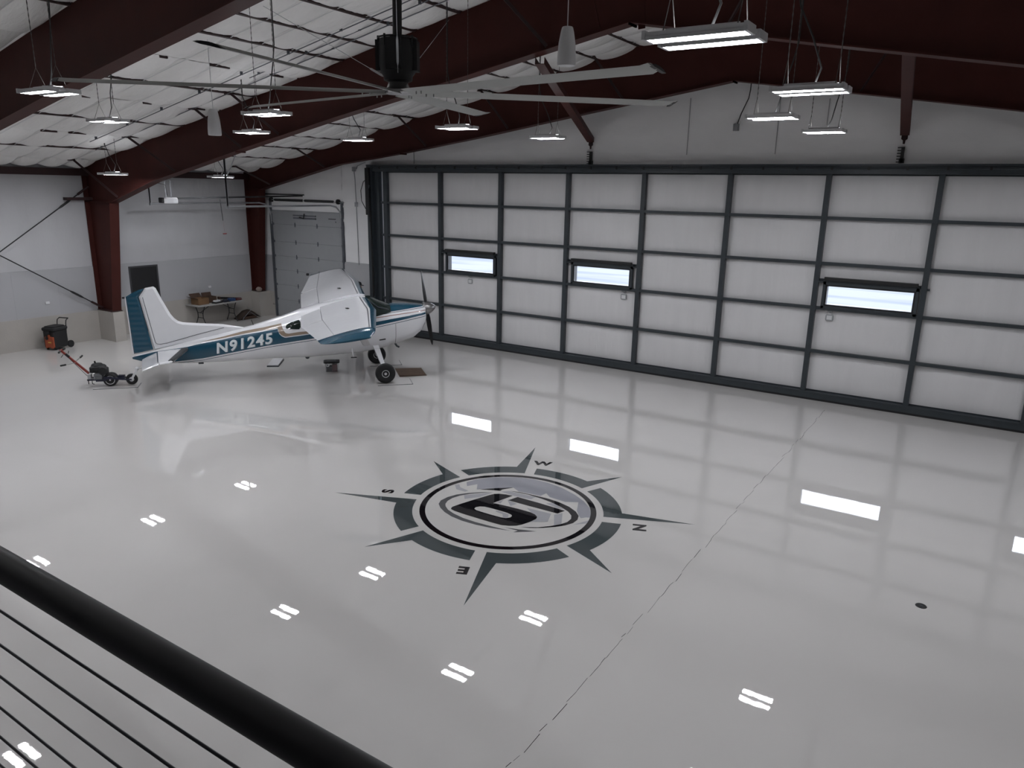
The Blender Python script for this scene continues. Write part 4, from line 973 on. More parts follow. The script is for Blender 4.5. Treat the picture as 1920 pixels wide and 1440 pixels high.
for sgn in (-1, 1):
    mb = MB(); WS_ = [.30, .6, 1.2, 1.9, 2.62, 2.66, 3.5, 4.3, 5.15]
    mb.loft([[wing_pt(w, x, True, sgn) for x in UF]+[wing_pt(w, x, False, sgn) for x in LF] for w in WS_], mis=mis)
    wg = mb.build('wing', WM, ap)
    for nm, wa, wb_, drop in (('flap', .60, 2.62, .012), ('aileron', 2.675, 5.14, .0)):
        mb = MB(); fr = [.728, .76, .82, .9, .97, 1.0]
        mb.loft([[(p[0], p[1], p[2]-drop*(x-.72)/.28) for x in reversed(fr) for p in [wing_pt(w, x, True, sgn)]]+[(p[0], p[1], p[2]-drop*(x-.72)/.28) for x in fr[:-1] for p in [wing_pt(w, x, False, sgn)]] for w in [wa+(wb_-wa)*q/4 for q in range(5)]])
        mb.build(nm, M_pwhite, ap)
    mb = MB(); full = [1.0, .9, .72, .5, .3, .2, .1, .05, .02, .005, 0]; fl = [.005, .02, .05, .1, .3, .5, .72, .9]
    mb.loft([[wz(wing_pt(w, x, True, sgn, tk), dz*(1-x**3)) for x in full]+[wz(wing_pt(w, x, False, sgn, tk), dz*(1-x**3)) for x in fl] for w, tk, dz in ((5.15, 1.0, 0), (5.28, 1.05, -.01), (5.40, 1.05, -.03), (5.50, .9, -.06), (5.55, .4, -.075))]); mb.build('wing_tip', M_teal, ap)
    p = wing_pt(2.06 if sgn < 0 else 1.56, .36, True, sgn); mb = MB(); mb.box((0, 0, .006), (.11, .09, .014), RY(.2)); mb.box((0, 0, .016), (.03, .08, .012), RY(.2)); mb.build('fuel_cap', M_black, ap, p)
    mb = MB(); a = Vector((-.42, sgn*.50, .86)); b = Vector((-.90, sgn*2.72, 1.90)); rings = []
    for q in (0, 1):
        c = a.lerp(b, q); rings.append([(c.x+.085*cos(t)*(1 if cos(t) > 0 else 1.3), c.y, c.z+.022*sin(t)) for t in [2*pi*k/12 for k in range(12)]])
    mb.loft(rings); mb.build('wing_strut', M_pwhite, ap)
    # main gear
    mb = MB(); path = [(-.21, .40, .84), (-.17, .55, .72), (-.10, .80, .50), (-.05, .95, .34), (-.04, 1.0, .27)]
    mb.loft([[(s+a_*.5*w_, sgn*(y+.5*b_*.035*.8), z+.5*b_*.035) for a_, b_ in ((-1, -1), (1, -1), (1, 1), (-1, 1))] for (s, y, z), w_ in zip(path, (.15, .135, .11, .09, .085))], sm=False)
    lg = mb.build('gear_leg', M_pwhite, ap)
    mb = MB()
    for q in (1, 3): s, y, z = path[q]; mb.box((s, sgn*y, z), (.15 if q == 1 else .12, .075, .03), RX(-sgn*.9))
    mb.build('leg_band', M_black, lg)
    Mx = Matrix.Translation((-.04, sgn*1.08, .245)) @ Matrix.Rotation(pi/2, 4, 'X')
    mb = MB(); mb.lathe([(.085, -.075), (.13, -.095), (.20, -.10), (.232, -.08), (.245, -.04), (.246, 0), (.245, .04), (.232, .08), (.20, .10), (.13, .095), (.085, .075)], 36, Mx); wh = mb.build('main_tire', M_rub, ap)
    mb = MB(); mb.lathe([(.0, -.07), (.03, -.085), (.035, -.06), (.07, -.06), (.088, -.085), (.094, -.08), (.088, -.02), (.088, .02), (.094, .08), (.088, .085), (.07, .06), (.035, .06), (.03, .085), (.0, .07)], 24, Mx); mb.build('wheel_hub', M_white, wh)
    mb = MB(); mb.tube([(-.04, sgn*.97, .27), (-.04, sgn*1.07, .245)], .025, 8); mb.build('axle', M_steel, lg)
# tail wheel
mb = MB(); mb.loft([[(s+a_*.035, b_*w_, z+a_*.03) for a_, b_ in ((-.4, -1), (-.4, 1), (.4, 1), (.4, -1))] for s, z, w_ in ((-5.2, .50, .04), (-5.55, .46, .035), (-5.84, .37, .03))], sm=False); mb.build('tail_spring', M_pwhite, ap)
mb = MB()
for sy in (-1, 1): mb.bar((-5.84, sy*.05, .36), (-5.97, sy*.06, .13), .05, .012, roll=pi/2)
mb.rbox((-5.835, 0, .385), (.07, .13, .06), .02); fk = mb.build('tail_fork', M_white, ap)
Mx = Matrix.Translation((-5.97, 0, .135)) @ Matrix.Rotation(pi/2, 4, 'X')
mb = MB(); mb.lathe([(.05, -.035), (.09, -.045), (.125, -.035), (.135, 0), (.125, .035), (.09, .045), (.05, .035)], 28, Mx); tw = mb.build('tail_tire', M_rub, ap)
mb = MB(); mb.lathe([(.0, -.05), (.03, -.05), (.035, -.036), (.055, -.04), (.06, 0), (.055, .04), (.035, .036), (.03, .05), (.0, .05)], 20, Mx); mb.build('wheel_hub', M_white, tw)
# propeller and spinner
tilt = radians(8); ax = Vector((cos(tilt), 0, sin(tilt))); blu = Vector((-sin(tilt), 0, cos(tilt))); yv = Vector((0, 1, 0)); HP = Vector((1.15, 0, 1.67))
Ms = Matrix.Translation(HP) @ Matrix(((blu.x, yv.x, ax.x, 0), (blu.y, yv.y, ax.y, 0), (blu.z, yv.z, ax.z, 0), (0, 0, 0, 1)))
mb = MB(); mb.lathe([(.17, -.05), (.175, .0), (.165, .06), (.14, .13), (.10, .19), (.055, .24), (.02, .265), (.0, .27)], 28, Ms); mb.build('spinner', mat('brushed_aluminium', (.30, .29, .29), .3, metal=.85), ap)
for sg in (-1, 1):
    rings = []
    for r, c, tw_, th in ((.12, .045, 50, .022), (.25, .075, 42, .02), (.45, .095, 32, .016), (.7, .09, 24, .012), (.9, .068, 19, .009), (.97, .038, 17, .007), (1.0, .012, 16, .004)):
        o_ = HP+blu*(sg*r)+ax*.03; t_ = radians(tw_)*sg; cd = yv*cos(t_)+ax*sin(t_); nn = cd.cross(blu)
        rings.append([o_+cd*c*a_+nn*th*b_ for a_, b_ in ((-1, 0), (-.5, .7), (0, 1), (.5, .8), (1, 0), (.5, -.3), (0, -.35), (-.5, -.3))])
    mb = MB(); mb.loft(rings); mb.build('propeller_blade', M_black, ap)
# small fittings
mb = MB(); mb.tube([(-.79, -.46, .77), (-.775, -.60, .585)], .016, 8); st_ = mb.build('entry_step', M_white, ap)
mb = MB(); mb.box((-.765, -.62, .575), (.14, .07, .014)); mb.build('step_plate', M_black, st_)
mb = MB(); mb.tube([(.30, -.2, .84), (.36, -.22, .74), (.42, -.22, .71)], .026, 10); mb.build('exhaust_pipe', M_char, ap)
mb = MB(); mb.box((-.03, -.505, .98), (.16, .012, .03), RY(-.14)); mb.build('cabin_vent', M_black, ap)
mb = MB(); mb.tube([(-3.12, 0, 1.35), (-3.16, 0, 1.49)], .008, 6); mb.build('antenna', M_black, ap)
mb = MB(); mb.lathe([(.05, 0), (.045, -.03), (.0, -.05)], 10, Matrix.Translation((-1.88, -.25, .55))); mb.build('belly_beacon', M_char, ap)
mb = MB(); mb.bb((-4.45, -.05, .44), (-4.33, -.03, .49)); mb.build('drain_fairing', M_char, ap)
mb = MB(); mb.rbox((-1.74, 5.2, 1.99), (.09, .06, .07), .02); mb.build('tip_tiedown', M_black, ap)

def PW(s, w, z=0): # airplane coordinates to world
    return Vector((PX0+.6606*s+.7507*w, PY0+.7507*s-.6606*w, z))

# white wheel mats
for i, (s, w, L, W_, lab) in enumerate(((.17, 1.05, .85, .55, 'thin white mat under the near main wheel'), (.17, -1.05, .85, .55, 'thin white mat under the far main wheel'), (-6.28, .10, .95, .42, 'thin white mat under the tail wheel and tug wheel'))):
    m_ = empty('wheel_mat', PW(s, w), PRZ, lab, 'mat', 'mats under the wheels'); mb = MB(); mb.bb((-L/2, -W_/2, 0), (L/2, W_/2, .004)); mb.build('sheet', M_floor, m_)
    mb = MB(); mb.bb((-L/2, -W_/2-.012, 0), (L/2+.012, -W_/2, .008)); mb.bb((L/2, -W_/2, 0), (L/2+.012, W_/2, .008)); mb.build('edge_strip', M_char, m_)
wbd = empty('white_board', (.53, -5.12, 0), PRZ-.15, 'small white board with dark edges lying on the floor below the fuselage', 'board')
mb = MB(); mb.bb((-.14, -.40, .012), (.14, .40, .05)); mb.build('face', M_pwhite, wbd)
mb = MB(); mb.bb((-.15, -.415, 0), (.155, .40, .034)); mb.build('edge', M_char, wbd)  # charcoal colour stands in for shade on the board's near faces

# ================================================================ TUG
tg = empty('airplane_tug', PW(-6.42, 0, .005), PRZ, 'petrol tug with red handle and black engine clamped to the tail wheel', 'tug')
mb = MB(); pl = [(-.46, .02, .31), (-.98, .02, .885)]; mb.bar(pl[0], pl[1], .05, .04); mb.build('handle_pole', M_handle, tg)
mb = MB(); mb.tube([(-.97, -.16, .885), (-1.0, .02, .90), (-.97, .20, .885)], .013, 8); t_ = mb.build('handlebar', M_handle, tg)
for sy in (-1, 1):
    mb = MB(); mb.tube([(-.975, .02+sy*.10, .885), (-.965, .02+sy*.23, .882)], .022, 10); mb.build('grip', M_rub, t_)
mb = MB(); mb.tube([(-.72, .02, .60), (-.66, .26, .66)], .009, 6); mb.tube([(-.70, .02, .585), (-.86, -.26, .60)], .009, 6); l_ = mb.build('lift_bar', M_steel, tg)
mb = MB(); mb.tube([(-.66, .24, .655), (-.64, .34, .68)], .020, 8); mb.build('grip', M_rub, l_)
mb = MB(); mb.tube([(-.85, -.24, .60), (-.92, -.36, .607)], .020, 8); mb.build('grip', M_rub, l_)
mb = MB(); mb.box((-.85, -.02, .77), (.10, .03, .05), RY(.83)); mb.tube([(-.93, -.03, .80), (-.97, -.08, .74)], .006, 6); mb.tube([(-.85, .05, .80), (-.84, .08, .86)], .008, 6); mb.build('throttle_lever', M_black, tg)
mb = MB(); mb.tube([(-.9, -.01, .8), (-.72, -.03, .57), (-.5, -.04, .28), (-.42, -.05, .22)], .006, 6); mb.build('control_cable', M_cord, tg)
mb = MB()
mb.rbox((-.24, 0, .44), (.32, .30, .15), .09); mb.lathe([(.0, .20), (.10, .20), (.13, .17), (.135, .10), (.135, .0)], 20, Matrix.Translation((-.26, 0, .35))); mb.rbox((-.10, -.06, .38), (.16, .20, .17), .05); mb.rbox((-.36, -.08, .42), (.10, .14, .14), .04)
mb.lathe([(.0, .05), (.085, .05), (.10, .03), (.10, 0)], 18, Matrix.Translation((-.11, -.15, .40)) @ Matrix.Rotation(pi/2, 4, 'X')); mb.tube([(-.30, .05, .52), (-.32, .05, .60)], .02, 8)
en = mb.build('engine', M_black, tg)
mb = MB()
for k in range(5): mb.bb((-.33, -.16, .20+k*.025), (-.15, .14, .21+k*.025))
mb.rbox((-.24, 0, .26), (.15, .24, .14), .03); mb.build('cylinder_fins', M_galv, en)
mb = MB(); mb.rbox((-.43, -.06, .25), (.075, .13, .11), .01); mb.build('gearbox', mat('gray_casting', (.32, .32, .33), .5), tg)
mb = MB(); mb.bb((-.48, -.13, .165), (-.05, -.09, .20)); mb.bb((-.48, .09, .165), (-.05, .13, .20)); mb.bb((-.48, -.13, .165), (-.44, .13, .20)); mb.bb((-.30, -.13, .135), (-.08, .13, .165))
mb.bar((-.12, -.14, .23), (.30, -.09, .16), .03, .05); mb.bar((-.12, .14, .23), (.30, .09, .16), .03, .05); mb.bar((.30, -.085, .15), (.46, -.075, .135), .018, .03); mb.bar((.30, .085, .15), (.46, .075, .135), .018, .03); mb.bb((.24, -.10, .15), (.30, .10, .20)); mb.bb((.16, -.05, .19), (.30, .05, .24))
mb.build('frame', mat('navy_steel', (.012, .013, .03), .35), tg)
mb = MB(); mb.tube([(-.46, -.11, .17), (-.46, -.11, .08)], .01, 6); mb.tube([(-.38, -.12, .17), (-.38, -.12, .09), (-.34, -.12, .08)], .008, 6); mb.build('kick_hook', M_black, tg)
for sy in (-1, 1):
    Mx = Matrix.Translation((.0, sy*.065, .155)) @ Matrix.Rotation(pi/2, 4, 'X')
    mb = MB(); mb.lathe([(.10, -.04), (.13, -.05), (.15, -.035), (.155, 0), (.15, .035), (.13, .05), (.10, .04)], 26, Mx); t_ = mb.build('drive_tire', M_rub, tg)
    mb = MB(); mb.lathe([(.0, -.045), (.02, -.045), (.025, -.03), (.08, -.035), (.104, -.044), (.104, .044), (.08, .035), (.025, .03), (.02, .045), (.0, .045)], 20, Mx); mb.build('wheel_rim', M_white, t_)

# ================================================================ SHOP VACUUM / rolling bin by the wall
vc = empty('shop_vacuum', (-5.86, -7.66, 0), radians(20), 'black and orange rolling shop vacuum against the left concrete wall', 'vacuum')
mb = MB(); mb.rbox((0, 0, .31), (.40, .50, .50), .06); mb.build('tank', M_black, vc)
mb = MB(); mb.rbox((0, 0, .60), (.44, .54, .10), .06); mb.rbox((0, .0, .66), (.34, .44, .04), .06); mb.rbox((0, -.285, .52), (.14, .04, .08), .01); mb.build('lid', M_rub, vc)
mb = MB(); mb.rbox((.03, -.255, .24), (.30, .05, .30), .02); mb.bb((-.07, -.29, .32), (.13, -.26, .40)); mb.rbox((.03, -.262, .42), (.06, .04, .07), .015); mb.bb((-.10, -.29, .07), (-.03, -.25, .12)); mb.bb((.08, -.29, .07), (.15, -.25, .12)); fp = mb.build('front_panel', M_orange, vc)
mb = MB(); mb.bb((.0, -.284, .22), (.10, -.281, .25)); mb.build('label_patch', mat('yellow_patch', (.6, .42, .08), .5), fp)
mb = MB(); mb.lathe([(0, 0), (.045, 0), (.045, .02), (0, .02)], 14, Matrix.Translation((-.01, -.295, .36)) @ Matrix.Rotation(pi/2, 4, 'X')); mb.build('hose_port', M_black, fp)
mb = MB()
for sx in (-1, 1): mb.tube([(sx*.15, .24, .40), (sx*.15, .27, .72), (sx*.15, .29, .80), (sx*.15, .37, .845)], .014, 8)
mb.tube([(-.15, .37, .845), (.15, .37, .845)], .016, 8); mb.build('push_handle', M_black, vc)
for sx in (-1, 1):
    Mx = Matrix.Translation((sx*.20, .30, .105)) @ Matrix.Rotation(pi/2, 4, 'Y')
    mb = MB(); mb.lathe([(.0, -.02), (.05, -.02), (.07, -.028), (.10, -.025), (.105, 0), (.10, .025), (.07, .028), (.05, .02), (.0, .02)], 22, Mx); mb.build('wheel', M_rub, vc)
for sx in (-1, 1):
    mb = MB(); mb.lathe([(.0, -.012), (.03, -.012), (.03, .012), (.0, .012)], 12, Matrix.Translation((sx*.14, -.18, .03)) @ Matrix.Rotation(pi/2, 4, 'Y')); mb.bb((sx*.14-.015, -.2, .03), (sx*.14+.015, -.16, .07)); mb.build('caster', M_rub, vc)
mb = MB(); mb.tube([(-.17, .30, .10), (.17, .30, .10)], .012, 8); mb.bb((-.16, .20, .06), (.16, .30, .12)); mb.build('axle', M_black, vc)

# ================================================================ FOLDING TABLE AND WHAT LIES ON IT
TX0, TY0, TH = -5.88, -2.31, .735
tb = empty('folding_table', (TX0, TY0, 0), 0, 'white folding table with black legs against the left wall', 'table')
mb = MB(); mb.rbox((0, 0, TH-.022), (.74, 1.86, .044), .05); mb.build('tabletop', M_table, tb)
for sy in (-1, 1):
    y = sy*.62
    for sx in (-1, 1):
        mb = MB(); mb.tube([(sx*.27, y, TH-.05), (sx*.17, y, .50), (sx*.14, y, .42), (sx*.14, y, .30), (sx*.17, y, .22), (sx*.28, y, .012)], .014, 8); mb.build('leg', M_black, tb)
    mb = MB(); mb.tube([(-.14, y, .44), (.14, y, .44)], .011, 6); mb.tube([(-.14, y, .27), (.14, y, .27)], .011, 6); mb.tube([(0, y, .44), (0, y-sy*.45, TH-.05)], .011, 6); mb.build('cross_brace', M_black, tb)
def cardbox(name, x, y, dx, dy, dz, rz, m, label, flaps):
    o = empty(name, (x+.34, y-.18, TH), rz, label, 'box'); t = .006; mb = MB()
    mb.bb((-dx/2, -dy/2, 0), (dx/2, dy/2, t)); mb.bb((-dx/2, -dy/2, 0), (-dx/2+t, dy/2, dz)); mb.bb((dx/2-t, -dy/2, 0), (dx/2, dy/2, dz)); mb.bb((-dx/2, -dy/2, 0), (dx/2, -dy/2+t, dz)); mb.bb((-dx/2, dy/2-t, 0), (dx/2, dy/2, dz)); mb.build('carton', m, o)
    for (sx, sy, a) in flaps:
        mb = MB(); L = (dx if sx else dy)*.42
        if sx: mb.prism([(sx*dx/2, -dy/2, dz), (sx*dx/2, dy/2, dz), (sx*(dx/2+L*cos(a)), dy/2, dz+L*sin(a)), (sx*(dx/2+L*cos(a)), -dy/2, dz+L*sin(a))], (0, 0, t))
        else: mb.prism([(-dx/2, sy*dy/2, dz), (dx/2, sy*dy/2, dz), (dx/2, sy*(dy/2+L*cos(a)), dz+L*sin(a)), (-dx/2, sy*(dy/2+L*cos(a)), dz+L*sin(a))], (0, 0, t))
        mb.build('flap', M_cardd, o)
    return o
cardbox('cardboard_box', -6.22, -2.72, .38, .42, .21, .05, M_card, 'open tan cardboard box on the left end of the folding table', [(0, -1, .35), (-1, 0, .9)])
cardbox('cardboard_box', -6.36, -2.26, .30, .36, .20, -.05, M_cardd, 'darker brown cardboard box behind the small white carton on table', [(-1, 0, 1.2)])
o = empty('small_carton', (-5.65, -2.42, TH), .2, 'small white carton on a black tray, front edge of the folding table', 'box'); mb = MB(); mb.rbox((0, 0, .075), (.13, .22, .05), .01); mb.build('carton', M_pwhite, o); mb = MB(); mb.rbox((0, .02, .025), (.20, .34, .05), .02); mb.build('tray', M_black, o)
o = empty('dark_cloth', (-5.68, -2.06, TH), 0, 'crumpled dark navy cloth in the middle of the folding table', 'cloth'); mb = MB(); rr = random.Random(5); n = 9; vs = []; fs = []
for i in range(n+1):
    for j in range(n+1):
        u, v = i/n-.5, j/n-.5; e = max(0, 1-(4*u*u+4*v*v)); vs.append((u*.26, v*.28, .006+.085*e**.6+rr.uniform(0, .014)*e))
for i in range(n):
    for j in range(n): k = i*(n+1)+j; fs.append((k, k+1, k+n+2, k+n+1))
mb.add(vs, fs, 0, True); mb.bb((-.12, -.13, 0), (.12, .13, .01)); mb.build('fabric', mat('navy_cloth', (.012, .013, .022), .9), o)
o = empty('blue_case', (-5.71, -1.78, TH), .0, 'blue plastic case right of the dark cloth on the folding table', 'case'); mb = MB(); mb.rbox((0, 0, .05), (.18, .22, .10), .02); mb.build('shell', mat('blue_plastic', (.02, .05, .14), .4), o); mb = MB(); mb.tube([(.05, -.05, .10), (.05, -.04, .125), (.05, .04, .125), (.05, .05, .10)], .008, 6); mb.build('handle', M_black, o)
o = empty('red_pouch', (-5.71, -1.52, TH), .0, 'dark red pouch at the right end of the folding table', 'pouch'); mb = MB(); mb.rbox((0, 0, .035), (.16, .24, .07), .03); mb.build('pouch_body', mat('maroon_fabric', (.09, .012, .012), .8), o); mb = MB(); mb.bb((.075, -.09, .045), (.084, .09, .052)); mb.build('zipper', M_steel, o)
o = empty('black_bar', (-6.02, -1.70, TH+.035), .0, 'long black tapered bar lying along the back of the folding table', 'bar'); mb = MB(); mb.loft([[(a*.05, -.38, b*.035+.07) for a, b in ((-1, -1), (1, -1), (1, 1), (-1, 1))], [(a*.045+.03, .0, b*.03+.03) for a, b in ((-1, -1), (1, -1), (1, 1), (-1, 1))], [(a*.018+.06, .50, b*.012-.02) for a, b in ((-1, -1), (1, -1), (1, 1), (-1, 1))]], sm=False); mb.build('bar_body', M_black, o); mb = MB(); mb.box((0, -.36, .07), (.11, .05, .08)); mb.build('bar_head', M_cardd, o)

# folded camp chair on the floor by the corner
cc = empty('camp_chair', (-5.84, -1.10, 0), 0, 'collapsed brown camp chair with thin metal frame on the floor beside the table', 'chair')
mb = MB(); vs = []; fs = []; rr = random.Random(9); n = 10
for i in range(n+1):
    for j in range(7):
        u, v = i/n, j/6; y = -.42+.90*u; hgt = .34*max(0, sin(pi*min(1, u*1.05)))**.7*(1-.55*abs(2*v-1)**2)+rr.uniform(-.012, .012)
        vs.append((-.20+.40*v, y, max(.012, hgt*.95+.02)))
for i in range(n):
    for j in range(6): k = i*7+j; fs.append((k, k+1, k+8, k+7))
mb.add(vs, fs, 0, True); mb.build('seat_fabric', mat('brown_canvas', (.035, .022, .017), .9), cc)
mb = MB(); mb.loft([[(-.18, -.36, .02), (.18, -.36, .02), (.16, -.2, .10), (-.16, -.2, .10)], [(-.18, .40, .02), (.18, .40, .02), (.16, .22, .12), (-.16, .22, .12)]], sm=False); mb.build('folded_backrest', M_cardd, cc)
for a, b in (((.26, -.38, .05), (.20, .12, .40)), ((.28, -.05, .28), (.30, .30, .02)), ((.1, -.05, .44), (-.1, .35, .2)), ((.22, -.30, .12), (.24, -.34, .01))):
    mb = MB(); mb.tube([a, b], .009, 6); mb.build('frame_tube', M_galv, cc)
# rag on the far column pier
o = empty('crumpled_bag', (-5.93, -.42, .915), 0, 'small crumpled pale bag at the foot of the far corner column', 'bag'); mb = MB(); rr = random.Random(2)
mb.lathe([(.07, 0), (.10, .03), (.11, .08), (.08, .13), (.03, .16), (.0, .165)], 12); mb.v = [(x+rr.uniform(-.012, .012), y+rr.uniform(-.012, .012), z) for x, y, z in mb.v]; mb.build('bag_body', mat('pale_paper', (.30, .24, .21), .8), o)
mb = MB(); mb.tube([(.02, 0, .15), (.03, .02, .19), (.0, .03, .20)], .012, 6); mb.build('bag_neck', MATS['pale_paper'], o)

# ================================================================ STORAGE BIN, CARDBOARD SHEET
bn = empty('storage_bin', (2.36, -4.80, 0), PRZ-.05, 'clear plastic storage bin with black lid on the floor under the airplane', 'bin')
M_clear = mat('clear_plastic', (.62, .62, .64), .3); M_clear.node_tree.nodes['Principled BSDF'].inputs['Alpha'].default_value = .22
mb = MB(); L, W_, H_ = .36, .27, .24; o0 = .86
outer = [(a*L/2*k, b*W_/2*k, z) for z, k in ((0, o0), (H_, 1)) for a, b in ((-1, -1), (1, -1), (1, 1), (-1, 1))]
mb.add(outer, [(0, 1, 2, 3), (0, 1, 5, 4), (1, 2, 6, 5), (2, 3, 7, 6), (3, 0, 4, 7)]); mb.build('tub', M_clear, bn)
mb = MB(); mb.rbox((0, 0, H_+.015), (L+.05, W_+.05, .035), .04); lid = mb.build('lid', M_black, bn)
mb = MB(); mb.rbox((0, 0, H_+.034), (L*.66, W_*.5, .008), .02); mb.build('lid_inset', M_char, lid)
mb = MB(); mb.rbox((.075, -.01, .10), (.13, .20, .19), .02); mb.build('red_cloth', mat('red_cloth', (.10, .018, .022), .9), bn)
mb = MB(); mb.rbox((-.07, .0, .075), (.15, .19, .14), .02); mb.build('dark_cloth_roll', mat('navy_cloth', (.012, .013, .022), .9), bn)
mb = MB(); mb.lathe([(.022, -.05), (.045, -.05), (.045, .05), (.022, .05), (.022, -.05)], 18, Matrix.Translation((-.10, -.09, .19)) @ Matrix.Rotation(pi/2, 4, 'X')); mb.build('tape_roll', M_pwhite, bn)
cs = empty('cardboard_sheet', (4.14, -3.66, 0), 0, 'flat brown cardboard sheet on the floor ahead of the main wheels', 'cardboard')
P4 = [(3.50, -3.62), (4.01, -3.14), (4.66, -3.69), (4.20, -4.22)]
mb = MB(); mb.prism([(x-4.14, y+3.66, .003) for x, y in P4], (0, 0, .006)); mb.build('sheet', mat('worn_cardboard', (.12, .078, .055), .8, var=.15, vscale=5), cs)
mb = MB(); a, b = Vector((P4[3][0]-4.14, P4[3][1]+3.66, .010)), Vector((P4[2][0]-4.14, P4[2][1]+3.66, .010)); d = Vector((-.04, .035, 0)); mb.prism([a, b, b+d, a+d+Vector((0, 0, .02))], (0, 0, .004)); mb.build('turned_edge', M_cardd, cs)
# dropped strap end at the left margin of the floor
o = empty('zip_tie', (-4.63, -12.18, 0), .4, 'thin dark zip tie lying on the floor at the left edge', 'tie'); mb = MB(); mb.tube([(-.25, -.05, .006), (0, -.02, .008), (.14, .04, .010)], .006, 5); mb.build('strap', M_cord, o); mb = MB(); mb.box((.15, .045, .012), (.03, .022, .018)); mb.build('lock_head', M_cord, o)

# ================================================================ PERSON behind the far wing
pr_ = empty('person', (-.13, -1.27, 0), radians(15), 'person in a dark cap and dark clothes standing behind the far wing', 'person')
J = {'pel': (0, 0, .95, .125), 'wst': (0, 0, 1.10, .12), 'chs': (.01, 0, 1.32, .145), 'nkb': (.02, 0, 1.46, .075), 'nk': (.05, 0, 1.53, .052),
     'hpL': (0, .09, .90, .095), 'knL': (.03, .10, .50, .062), 'anL': (-.02, .10, .09, .045), 'toL': (.15, .11, .035, .036), 'hpR': (0, -.09, .90, .095), 'knR': (.02, -.10, .50, .062), 'anR': (-.03, -.10, .09, .045), 'toR': (.14, -.11, .035, .036),
     'shL': (0, .18, 1.42, .068), 'elL': (.02, .25, 1.14, .048), 'wrL': (.19, .20, .99, .032), 'paL': (.26, .18, .97, .034), 'shR': (0, -.18, 1.42, .068), 'elR': (.02, -.25, 1.14, .048), 'wrR': (.19, -.20, .99, .032), 'paR': (.26, -.18, .97, .034)}
EDG = [('pel', 'wst'), ('wst', 'chs'), ('chs', 'nkb'), ('nkb', 'nk')]
for s in 'LR': EDG += [('pel', 'hp'+s), ('hp'+s, 'kn'+s), ('kn'+s, 'an'+s), ('an'+s, 'to'+s), ('chs', 'sh'+s), ('sh'+s, 'el'+s), ('el'+s, 'wr'+s), ('wr'+s, 'pa'+s)]
for s, sg in (('L', 1), ('R', -1)):
    px_, py_, pz_, _ = J['pa'+s]
    for k, (dy, ln) in enumerate(((-.027, .075), (-.009, .085), (.009, .08), (.027, .062))):
        a, b, c = f'f{s}{k}a', f'f{s}{k}b', f'f{s}{k}c'
        J[a] = (px_+.03, py_+dy, pz_-.005, .0095); J[b] = (px_+.03+ln*.55, py_+dy*1.1, pz_-.02, .009); J[c] = (px_+.03+ln*.85, py_+dy*1.1, pz_-.055, .0075); EDG += [('pa'+s, a), (a, b), (b, c)]
    J[f'th{s}a'] = (px_-.005, py_-sg*.035, pz_-.005, .012); J[f'th{s}b'] = (px_+.045, py_-sg*.055, pz_-.025, .010); EDG += [('pa'+s, f'th{s}a'), (f'th{s}a', f'th{s}b')]
keys = list(J); me = bpy.data.meshes.new('body'); me.from_pydata([J[k][:3] for k in keys], [(keys.index(a), keys.index(b)) for a, b in EDG], [])
bo = bpy.data.objects.new('tmp_body', me); COL.objects.link(bo); sk = bo.modifiers.new('skin', 'SKIN')
for i, k in enumerate(keys): me.skin_vertices[0].data[i].radius = (J[k][3], J[k][3]); me.skin_vertices[0].data[i].use_root = (k == 'pel')
ss = bo.modifiers.new('ss', 'SUBSURF'); ss.levels = 2; ss.render_levels = 2
m2 = bpy.data.meshes.new_from_object(bo.evaluated_get(bpy.context.evaluated_depsgraph_get())); bpy.data.objects.remove(bo)
m2.materials.clear()
for m_ in (mat('dark_jacket', (.02, .021, .026), .85), mat('dark_jeans', (.02, .026, .045), .9), mat('skin', (.36, .19, .13), .55), M_rub): m2.materials.append(m_)
for p in m2.polygons:
    c = p.center; p.use_smooth = True
    p.material_index = 3 if c.z < .11 else (2 if (c.x > .20 and c.z < 1.05 and c.z > .85 and abs(c.y) > .1) or c.z > 1.50 else (1 if c.z < .98 else 0))
body = bpy.data.objects.new('body', m2); COL.objects.link(body); body.parent = pr_
mb = MB()
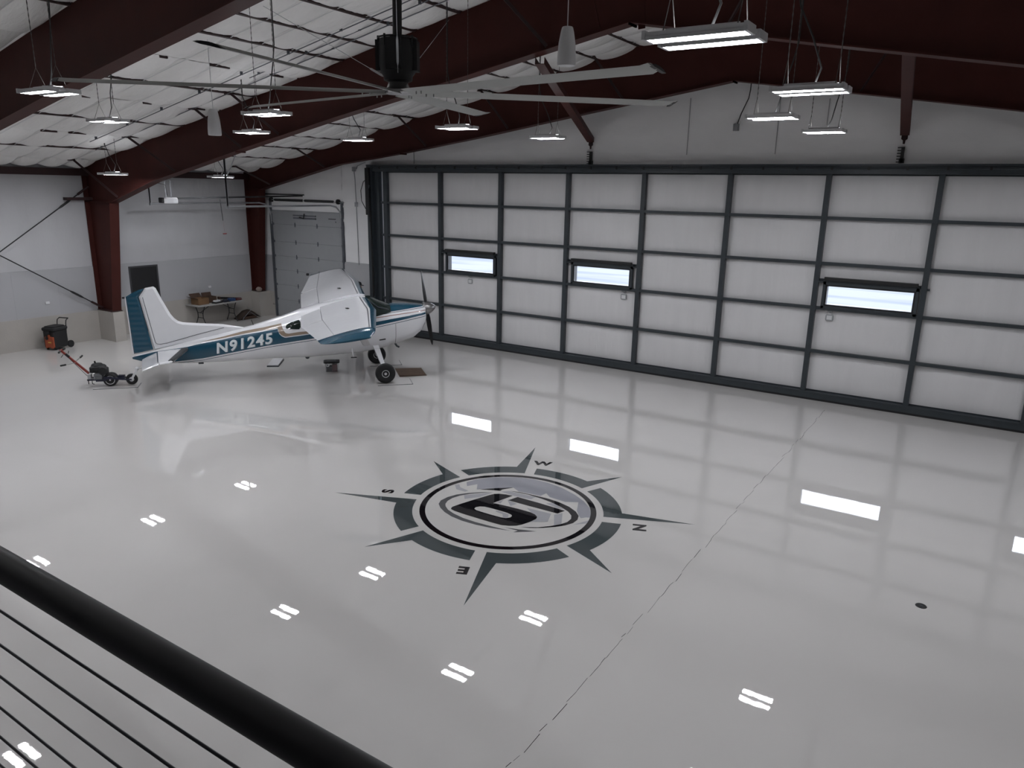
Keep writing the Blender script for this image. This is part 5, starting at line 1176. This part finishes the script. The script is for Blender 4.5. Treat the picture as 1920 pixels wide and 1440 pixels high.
prof = [(.055, 1.52), (.062, 1.55), (.070, 1.58), (.078, 1.62), (.083, 1.67), (.084, 1.71), (.076, 1.755), (.05, 1.785), (.0, 1.795)]
n = 20; rings = []
for r, z in prof:
    rings.append([(.06+r*1.18*cos(2*pi*k/n)+(.012 if z < 1.64 and cos(2*pi*k/n) > .5 else 0), r*.92*sin(2*pi*k/n), z) for k in range(n)])
mb.loft(rings); hd = mb.build('head', MATS['skin'], pr_)
mb = MB(); mb.loft([[(.150, -.012, 1.685), (.150, .012, 1.685), (.150, 0, 1.68)], [(.182, -.017, 1.635), (.182, .017, 1.635), (.165, 0, 1.625)]]); mb.build('nose', MATS['skin'], hd)
for sy in (-1, 1):
    mb = MB(); mb.lathe([(.0, 0), (.028, .004), (.024, .014), (0, .016)], 10, Matrix.Translation((.045, sy*.073, 1.665)) @ Matrix.Rotation(-sy*pi/2, 4, 'X')); mb.build('ear', MATS['skin'], hd)
    mb = MB(); mb.lathe([(.0, 0), (.011, .003), (0, .008)], 8, Matrix.Translation((.148, sy*.030, 1.682)) @ Matrix.Rotation(pi/2, 4, 'Y')); mb.build('eye', M_black, hd)
mb = MB(); mb.box((.156, 0, 1.600), (.008, .045, .008)); mb.build('mouth', mat('lip', (.25, .09, .08), .5), hd)
mb = MB(); mb.loft([[(.045+.094*cos(2*pi*k/16), .081*sin(2*pi*k/16), z) for k in range(9-4, 16-4)] for z in (1.60, 1.66, 1.71)], closed=False, caps=False); mb.build('hair', mat('dark_hair', (.02, .014, .010), .8), hd)
mb = MB(); mb.loft([[(.06+r*1.2*cos(2*pi*k/20), r*.98*sin(2*pi*k/20), z) for k in range(20)] for r, z in ((.087, 1.705), (.088, 1.75), (.078, 1.79), (.05, 1.815), (.01, 1.822))]); cp = mb.build('cap', mat('cap_cloth', (.018, .016, .018), .9), pr_)
mb = MB(); mb.prism([(.14, -.065, 1.715), (.20, -.06, 1.708), (.245, -.03, 1.70), (.255, 0, 1.70), (.245, .03, 1.70), (.20, .06, 1.708), (.14, .065, 1.715)], (0, 0, .008)); mb.build('brim', MATS['cap_cloth'], cp)
